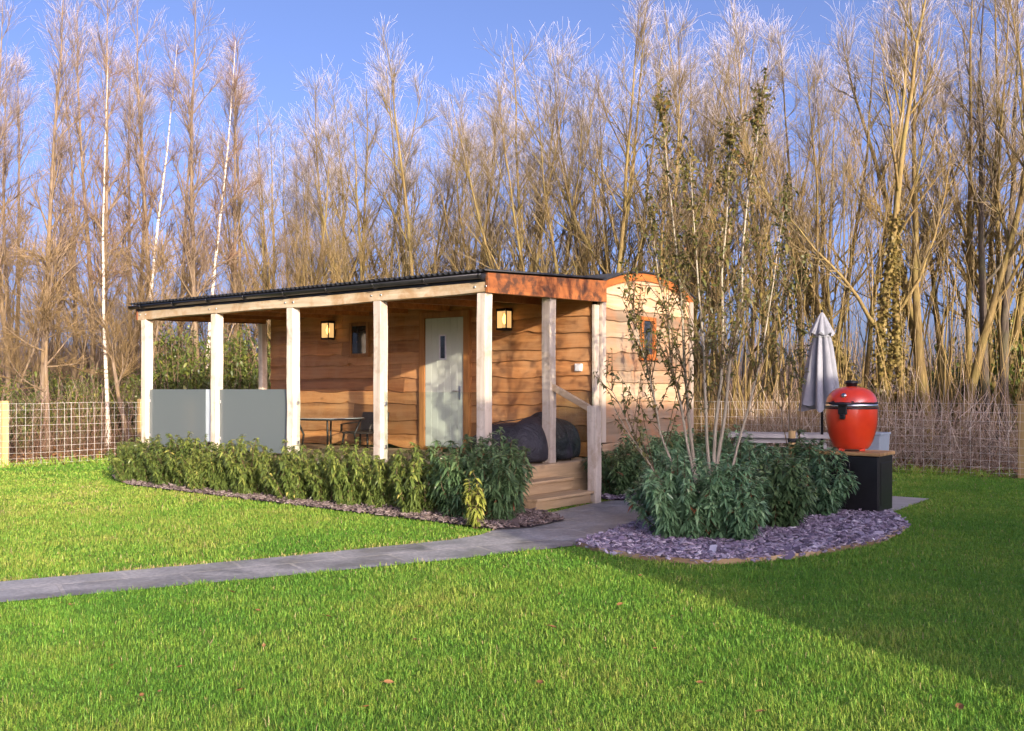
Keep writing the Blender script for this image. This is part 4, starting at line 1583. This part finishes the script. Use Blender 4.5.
def bare_tree(name, label, seed, H, nstem, lean, r0, n1, n2, n3, bark, twig, group=None, ang1=.55, up1=.7, first=.22, stem_wob=.03, twig_r=.0055, l1=.34, l3=.5, droop=0.0, ivy=False, fork=None, limb=None):
    rg = np.random.default_rng(seed)
    root = thing(name, label, 'tree', (0, 0, 0), 0, group)
    K = 12
    tt = np.linspace(0, 1, K)
    P = np.zeros((nstem, K, 3))
    az = rg.uniform(0, 2 * PI) + np.arange(nstem) * 2 * PI / nstem + rg.normal(0, .4, nstem)
    ln = np.abs(rg.normal(lean, lean * .35, nstem)) if lean > 0 else np.zeros(nstem)
    if fork is not None: az, ln = np.array([f[0] for f in fork]), np.array([f[1] for f in fork])
    Hs = H * np.where(np.arange(nstem) == 0, 1, rg.uniform(.72, 1.0, nstem))
    P[:, 0, :2] = np.stack([np.cos(az), np.sin(az)], 1) * (.05 + .05 * nstem) * (nstem > 1)
    cur = np.stack([np.cos(az) * np.sin(ln), np.sin(az) * np.sin(ln), np.cos(ln)], 1)
    for k in range(1, K):
        cur = norm(cur + np.array([0, 0, .035]) + rg.normal(0, stem_wob, (nstem, 3)))
        P[:, k] = P[:, k - 1] + cur * (Hs / (K - 1))[:, None]
    Rs = r0 * (Hs / H)[:, None] * (1 - .93 * tt ** .85)[None] * np.where(tt < .03, 1.35, 1)[None]
    A1, R1, L1 = grow(P, Rs, n1, first, .97, lambda t, i: Hs[i] * l1 * (1.12 - t) ** .8, ang1, up1, 8, .5, rg, .10)
    A2, R2, L2 = grow(A1, R1, n2, .15, 1.0, lambda t, i: L1[i] * .45 * (1.2 - t) + .35, ang1 * .9, up1 * .7 - droop, 6, .6, rg, .13, rmin=.006)
    # twigs on second order and on the top of stems
    A3, R3, L3 = grow(A2, R2, n3, .1, 1.0, lambda t, i: np.full(len(t), l3), .66, .32 - droop * 2, 5, .7, rg, .15, rmin=twig_r)
    A4, R4, L4 = grow(A1, R1, n3 + 2, .25, 1.0, lambda t, i: np.full(len(t), l3 * 1.1), .6, .35 - droop * 2, 5, .6, rg, .15, rmin=twig_r)
    A5, R5, L5 = grow(P, Rs, 12, .6, 1.0, lambda t, i: np.full(len(t), l3 * 1.1), .5, .5, 4, .3, rg, .08, rmin=twig_r)
    V0, Q0 = tubes(P, Rs, 9, rg)
    V1, Q1 = tubes(A1, R1, 5, rg)
    mesh_np('trunk', np.concatenate([V0, V1]), [Q0, Q1 + len(V0)], [bark, limb or bark], root, mis=[0, 1])
    Vs, Qs, Tp, Rd, off = [], [], [], [], 0
    for A, Rr, ms, lo, hi in ((A2, R2, 4, 0, .35), (A3, R3, 3, .35, 1), (A4, R4, 3, .35, 1), (A5, R5, 3, .35, 1)):
        V, Q = tubes(A, Rr, ms, rg)
        Vs.append(V); Qs.append(Q + off); off += len(V)
        kk = np.linspace(lo, hi, A.shape[1])
        z = np.clip(A[:, :, 2] / H, 0, 1)
        Tp.append(np.repeat((kk[None] * (.25 + .85 * z)).ravel(), ms))
        Rd.append(np.repeat(np.repeat(rg.beta(2, 2, len(A))[:, None], A.shape[1], 1).ravel(), ms))
    mesh_np('crown', np.concatenate(Vs), [np.concatenate(Qs)], twig, root, np.concatenate(Rd), np.concatenate(Tp))
    if ivy:
        n = 5200
        t = rg.random(n) ** 1.3 * .5
        B, T = interp(P, rg.integers(0, nstem, n), t)
        o = norm(rg.normal(size=(n, 3)) * np.array([1, 1, .4]))
        B = B + o * (rg.random(n) ** .6 * .26 * (1 - t) * (.4 + rg.random(n)))[:, None]
        V, Tt, Q = leaves(B, o + np.array([0, 0, -.4]), np.array([0, 0, 1.0]) + rg.normal(0, .4, (n, 3)), .075, .06, .4)
        mesh_np('ivy', V, [Tt, Q], L_IVY, root, np.repeat(rg.random(n), 6))
    return root


# prototypes
GW = 'bare willows crowding the wood behind the cabin'
GB = 'tall bare birches in the wood left of the cabin'
GA = 'tall slender bare alders in the left part of the wood'
GO = 'low golden twigged willows along the fence'
PW = [bare_tree('willow_tree', 'bare multi-stemmed willow with pale twig tips in the wood behind the cabin', 100 + i, 10.8, 4 + i % 3, .20, .095, 14, 5, 4, B_WILLOW, T_WILLOW, GW, .55, .42, .24, .045, .0036, .27, .55) for i in range(5)]
PB = [bare_tree('birch_tree', 'tall slender white barked birch with fine brown twigs left of the cabin', 121, 11.5, 1, .02, .075, 26, 5, 5, B_BIRCH, T_BIRCH, GB, .70, .45, .38, .02, .0032, .16, .42, .12, limb=B_ALDER)]
PA = [bare_tree('alder_tree', 'tall slender bare alder with grey brown upright twigs in the left wood', 130 + i, 12.8, 1 + i % 2, .05, .10, 28, 5, 4, B_ALDER, T_ALDER, GA, .52, .45, .22, .028, .0036, .21, .5) for i in range(3)]
PO = [bare_tree('golden_willow', 'low golden twigged willow thicket growing behind the wire fence', 140 + i, 8.2, 9, .17, .036, 5, 3, 3, B_WILLOW, T_GOLD, GO, .42, .5, .35, .045, .0036, .24, .5) for i in range(2)]
GS = 'brown saplings in the low growth behind the left fence'
PS = [bare_tree('sapling', 'thin brown multi-stemmed sapling in the low growth behind the left fence', 160 + i, 6.6, 4, .20, .05, 9, 5, 5, B_ALDER, T_LOW, GS, .6, .45, .2, .06, .0036, .30, .5) for i in range(2)]
PROTO_USED = set()


def plant(protos, k, x, y, s=1.0, rz=None, label=None, group=None, sz=None):
    o = protos[k % len(protos)]
    rz = random.uniform(0, 6.28) if rz is None else rz
    scl = (s, s, sz or s)
    if o.name not in PROTO_USED:
        PROTO_USED.add(o.name)
        o.location = (x, y, -.03); o.rotation_euler = (0, 0, rz); o.scale = scl
        if label: o['label'] = label
        return o
    return dup(o, (x, y, -.03), rz, scl, label, group)


def atx(px, Y):
    return (px - CX) / F * Y, Y


# key trees
b1 = gnd(108, 449)
plant(PB, 0, *b1, .82, 2.75)
for px, Y, s in ((147, 27.5, .98), (206, 29, 1.05)):
    plant(PB, 0, *atx(px, Y), s, 2.5 + px * .01)
for k, (px, Y, s) in enumerate(((44, 24.0, .93), (102, 28, 1.02), (158, 29, 1.04), (200, 27, .98), (232, 31, .98), (8, 26, .9), (72, 30, .95), (128, 33, 1.0), (-30, 28, 1), (180, 34, 1.0), (20, 33, 1.0), (60, 36, .98), (270, 35, .9), (300, 38, .9))):
    plant(PA, k, *atx(px, Y), s)
# willows: (pixel, depth, scale)
wl = [(268, 32, .90), (300, 31, 1.0), (338, 33, 1.04), (375, 30.5, 1.02), (410, 31, 1.1), (440, 29.5, 1.08), (470, 30, .90), (500, 28.5, .98), (535, 27, 1.03), (570, 26.5, 1.04), (600, 25.5, 1.02), (640, 26, 1.04), (670, 24.5, 1.0), (700, 25.5, 1.03), (735, 24, .98),       (805, 23, .98), (858, 23.8, 1.0), (970, 23.5, 1.05), (1015, 22, 1.0), (1050, 22, 1.0),
      (320, 37, .98), (390, 36, 1.08), (455, 36, 1.05), (520, 34, 1.1), (640, 32, 1.12), (780, 30.5, 1.12),
      ]
for k, (px, Y, s) in enumerate(((240, 34, 1.1), (255, 30.5, 1.0), (215, 33, 1.0), (170, 31, .95), (120, 28, .85), (75, 27, .85), (20, 25, .85), (-15, 23.5, .9), (95, 31, 1.0), (185, 28, .9), (50, 30, 1.0), (280, 31, 1.0), (145, 34, 1.1), (0, 29, 1.0))):
    plant(PS, k, *atx(px, Y), s)
for k, (px, Y, s) in enumerate(wl):
    plant(PW, k, *atx(px, Y + random.uniform(-.6, .6)), s * random.uniform(.95, 1.04))
# golden thickets by the fence
gl = [(768, 21.5, .9), (800, 22.5, 1.0), (852, 21.2, 1.0), (882, 22, 1.0), (965, 21.5, .9), (720, 23.5, 1.0), (640, 24.8, .9), (560, 27, .9), (450, 28.5, .95), (345, 29.5, .9)]
for k, (px, Y, s) in enumerate(gl):
    plant(PO, k, *atx(px, Y), s)
# three big trees at the right
t = bare_tree('ivy_clad_tree', 'thick trunked leaning tree wrapped in ivy behind the red grill', 201, 10.5, 3, .2, .125, 10, 6, 6, B_WILLOW, T_WILLOW, None, .5, .65, .25, .055, .0034, .32, .6, 0, True, [(2.6, .42), (1.2, .06), (3.3, .28)])
t.location = (*atx(902, 20.6), -.03)
t = bare_tree('forked_tree', 'thick forked bare tree leaning outward behind the right end of the fence', 203, 11, 3, .2, .125, 10, 6, 6, B_WILLOW, T_WILLOW, None, .5, .65, .3, .055, .0034, .32, .6, 0, False, [(2.0, .08), (.05, .34), (3.0, .20)])
t.location = (*atx(938, 20.6), -.03)
t = bare_tree('dark_stemmed_tree', 'dark trunked bare tree at the right edge of the picture', 207, 11, 2, .1, .12, 12, 6, 6, B_DARK, T_WILLOW, None, .5, .6, .3, .05, .0034, .34, .55, 0, False, [(1.0, .05), (2.9, .16)])
t.location = (*atx(1000, 20.5), -.03)
t = bare_tree('stooping_tree', 'small pale bare tree just behind the left fence with spreading low boughs', 211, 4.6, 1, .04, .085, 14, 6, 7, B_ALDER, T_LOW, None, .95, .45, .3, .04, .006, .42, .4)
t.location = (*gnd(48, 453), -.03)
t = bare_tree('leaning_tree', 'leaning bare tree behind the left fence next to the porch', 213, 5.0, 2, .2, .075, 10, 6, 7, B_ALDER, T_LOW, None, .6, .7, .3, .04, .006, .38, .45, 0, False, [(2.8, .35), (.4, .12)])
t.location = (*atx(136, 24.0), -.03)


# evergreen thicket trees behind the fences
def ever_proto(label, seed, H, Rr, n, mat, group, leaf=.10):
    rg = np.random.default_rng(seed)
    root = thing('evergreen_bush', label, 'bush', (0, 0, 0), 0, group)
    ns = 46
    a = rg.uniform(0, 2 * PI, ns); rad = Rr * np.sqrt(rg.random(ns)) * rg.uniform(.6, 1.15, ns)
    hh = H * (1 - .5 * (rad / Rr) ** 2) * rg.uniform(.55, 1.12, ns)
    K = 6; tt = np.linspace(0, 1, K)
    P = np.zeros((ns, K, 3))
    P[:, :, 0] = np.cos(a)[:, None] * rad[:, None] * tt ** .7; P[:, :, 1] = np.sin(a)[:, None] * rad[:, None] * tt ** .7
    P[:, :, 2] = hh[:, None] * tt
    P[:, 1:] += rg.normal(0, .05, (ns, K - 1, 3))
    V, Q = tubes(P, np.broadcast_to(np.linspace(.02, .004, K), (ns, K)), 5, rg)
    mesh_np('trunk', V, [Q], B_SHRUB, root)
    si = rg.integers(0, ns, n); t = .15 + .85 * rg.random(n) ** .7
    B, T = interp(P, si, t)
    B = B + rg.normal(0, .11, (n, 3))
    D = norm(rg.normal(size=(n, 3)) + T * .4 + np.array([0, 0, -.2]))
    L = leaf * rg.lognormal(0, .25, n)
    V, Tt, Q = leaves(B, D, np.array([0, 0, 1.0]) + rg.normal(0, .5, (n, 3)), L, L * .45, .5)
    V[:, 2] = np.maximum(V[:, 2], .02)
    mesh_np('crown', V, [Tt, Q], mat, root, np.repeat(np.clip(rg.normal(.45, .22, n), 0, 1), 6))
    return root


GE = 'evergreen bushes growing behind the fences'
PE = [ever_proto('leafy yellow green evergreen bush growing behind the wire fence', 300 + i, 3.0, 1.15, 3600, L_EVER, GE, .11) for i in range(2)]
for k, (px, Y, s) in enumerate(((178, 24.0, 1.0), (205, 25.5, .95), (235, 26, 1.02), (258, 27.0, 1.0), (290, 28.5, 1.0), (160, 26.5, .8), (75, 24, .62), (20, 22.5, .62), (125, 25.5, .66), (-10, 23.5, .7), (45, 26, .7), (95, 26.5, .7),
                                (930, 24.5, .7), (975, 24, .9), (1015, 22.5, 1.15), (1050, 23, 1.1), (880, 26, .6), (320, 31, .9), (1030, 26, 1.2), (950, 28, .9))):
    plant(PE, k, *atx(px, Y), s)


# ------------------------------------------------------------------ woodland floor: stems, brash, leaves, and the far wood
def outside(q):
    lx, ly = (q - C0) @ EX, (q - C0) @ EY
    return (lx < FXL - .1) | (ly > FY + .1)


def sticks(name, label, n, region, hmin, hmax, lean, rad, mat, kseg=4, seed=1, cat='undergrowth', heap=0.0):
    rg = np.random.default_rng(seed)
    q = region(rg, n)
    n = len(q)
    h = rg.uniform(hmin, hmax, n)
    a = rg.uniform(0, 2 * PI, n); l = np.abs(rg.normal(0, lean, n))
    cur = np.stack([np.cos(a) * np.sin(l), np.sin(a) * np.sin(l), np.cos(l)], 1)
    P = np.zeros((n, kseg, 3)); P[:, 0, :2] = q
    P[:, 0, 2] = rg.random(n) ** 1.5 * heap * (.4 + 1.2 * vnoise(q, 1.3, 41))
    for k in range(1, kseg):
        cur = norm(cur + rg.normal(0, .12, (n, 3)))
        P[:, k] = P[:, k - 1] + cur * (h / (kseg - 1))[:, None]
    P[:, :, 2] = np.maximum(P[:, :, 2], .01)
    Rr = rad * rg.uniform(.6, 1.5, n)[:, None] * np.linspace(1, .45, kseg)[None]
    V, Q = tubes(P, Rr, 3, rg)
    o = mesh_np(name, V, [Q], mat, None, np.repeat(rg.random(n), kseg * 3), np.repeat(np.tile(np.linspace(0, .8, kseg), n), 3))
    return tag(o, label, cat, kind='stuff')


def reg_px(x0, x1, d0, d1):
    """a band between the fences and d metres behind them"""
    def f(rg, n):
        px = rg.uniform(x0, x1, n * 2)
        Y = rg.uniform(17, 40, n * 2)
        q = np.stack([(px - CX) / F * Y, Y], 1)
        lx, ly = (q - C0) @ EX, (q - C0) @ EY
        dist = np.maximum(FXL - lx, ly - FY)
        return q[(dist > d0) & (dist < d1)][:n]
    return f


sticks('dead_stems', 'dead straw coloured stems standing behind the right fence', 7000, reg_px(560, 900, .3, 4.5), .4, 1.5, .2, .005, L_REED, 4, 11)
sticks('thicket_stems', 'thin brown saplings and bramble stems behind the left fence', 3800, reg_px(-40, 420, .3, 7), .4, 1.9, .3, .0045, T_BIRCH, 5, 12)
sticks('thicket_stems', 'thin upright saplings filling the wood behind the cabin', 1500, reg_px(380, 1060, 1.5, 9), 1.2, 5.0, .13, .0065, T_GOLD, 5, 13)
sticks('cut_brash', 'tangled heap of cut grey brash along the right fence', 11500, reg_px(740, 1060, .10, 2.6), .3, 1.1, 1.25, .0058, L_BRASH, 4, 14, heap=.72)
# leaf litter beyond the fence
def litter(n, seed):
    rg = np.random.default_rng(seed)
    px = rg.uniform(-40, 1064, n); Y = rg.uniform(16.5, 27, n)
    q = np.stack([(px - CX) / F * Y, Y], 1); q = q[outside(q)]
    n = len(q)
    B = np.concatenate([q, rg.uniform(.01, .09, (n, 1))], 1)
    D = norm(rg.normal(size=(n, 3)) * np.array([1, 1, .3]))
    L = .075 * rg.lognormal(0, .25, n)
    V, T, Q = leaves(B, D, np.array([0, 0, 1.0]) + rg.normal(0, .5, (n, 3)), L, L * .6, .1)
    return tag(mesh_np('leaf_litter', V, [T, Q], L_DRY, None, np.repeat(rg.random(n), 6)), 'brown leaf litter on the woodland floor', 'leaf litter', kind='stuff')
litter(26000, 21)
# rough grass at the foot of the fences
def tufts(n, seed):
    rg = np.random.default_rng(seed)
    px = rg.uniform(-40, 1064, n); Y = rg.uniform(16.5, 27, n)
    q = np.stack([(px - CX) / F * Y, Y], 1)
    lx, ly = (q - C0) @ EX, (q - C0) @ EY
    dist = np.maximum(FXL - lx, ly - FY)
    q = q[(np.abs(dist) < .28)]
    n = len(q)
    B = np.concatenate([q, np.zeros((n, 1))], 1)
    D = norm(rg.normal(size=(n, 3)) * np.array([.5, .5, .1]) + np.array([0, 0, 1.0]))
    L = .16 * rg.lognormal(0, .35, n)
    V, T, Q = leaves(B, D, rg.normal(size=(n, 3)), L, .012, .3)
    return tag(mesh_np('rough_grass', V, [T, Q], L_GRASS, None, np.repeat(np.clip(rg.normal(.7, .25, n), 0, 1.1), 6)), 'rough uncut grass along the foot of the fences', 'grass', kind='stuff')
tufts(90000, 22)

def far_region(rg, n):
    px = rg.uniform(-200, 1224, n); Y = rg.uniform(38, 62, n)
    keep = rg.random(n) < np.where(px > 840, .22, np.where(px < 300, 1.0, .35))
    q = np.stack([(px - CX) / F * Y, Y], 1)
    return q[keep]
sticks('far_woodland', 'distant brown mass of bare woodland behind the trees', 12000, far_region, 1.5, 5.0, .20, .020, T_FAR, 5, 31, 'woodland')

# fallen leaves on the lawn
fl = [(142, 703), (160, 699), (232, 597), (258, 616), (264, 652), (415, 646), (240, 698), (365, 715), (388, 690), (480, 719), (552, 633), (560, 599), (620, 610), (672, 622), (655, 655), (112, 672), (180, 674), (70, 610), (328, 622), (640, 580), (850, 578), (960, 715), (935, 575), (310, 508), (200, 520), (420, 612), (540, 690), (700, 690), (90, 560), (760, 720)]
proto = None
for i, (a, b) in enumerate(fl):
    X, Y = gnd(a, b)
    if proto is None:
        rg = np.random.default_rng(3)
        n = 9
        pts = [(0, -.035), (.018, -.02), (.024, 0), (.018, .02), (0, .042), (-.018, .022), (-.024, 0), (-.016, -.02)]
        m = MB()
        vs = [(x, y, .006 + .5 * x * x * 20 + .10 * abs(y)) for x, y in pts] + [(0, 0, 0)]
        m.add(vs, [(i_, (i_ + 1) % 8, 8) for i_ in range(8)], True)
        m.tube([(0, -.034, .004), (.004, -.058, .006)], .0012, 5)
        proto = m.build('fallen_leaf', L_DRY)
        tag(proto, 'small dry brown leaf fallen on the lawn', 'fallen leaf', 'dry leaves fallen on the lawn')
        o = proto
    else:
        o = proto.copy(); col.objects.link(o)
    s = random.uniform(.42, .78)
    o.location = (X, Y, .036); o.scale = (s, s, s)
    o.rotation_euler = (random.uniform(-.4, .4), random.uniform(-.4, .4), random.uniform(0, 6))

# ------------------------------------------------------------------ the neighbouring barn out of view that shades the right of the garden
def sp(n, d): return n * SN + d * SH
bo = sp(4.22, -6)
unseen_barn = thing('unseen_barn', 'dark boarded barn out of view behind the camera that shades the lawn', 'unseen_barn', (bo[0], bo[1], 0), math.atan2(SN[1], SN[0]))
def eave(x): return 4.95 + .074 * x
m = MB(); m.hexa([(.05, -6.5, 0), (17, -6.5, 0), (17, -.05, 0), (.05, -.05, 0)], [(.05, -6.5, 4.80), (17, -6.5, 4.80 + .074 * 17), (17, -.05, 4.80 + .074 * 17), (.05, -.05, 4.80)]); m.build('wall', M_BARN, unseen_barn)
m = MB(); m.hexa([(0, -6.7, 4.82), (17.3, -6.7, 6.10), (17.3, 0, 6.10), (0, 0, 4.82)], [(0, -6.7, 4.95), (17.3, -6.7, 6.23), (17.3, 0, 6.23), (0, 0, 4.95)]); m.build('roof', M_BARNROOF, unseen_barn)
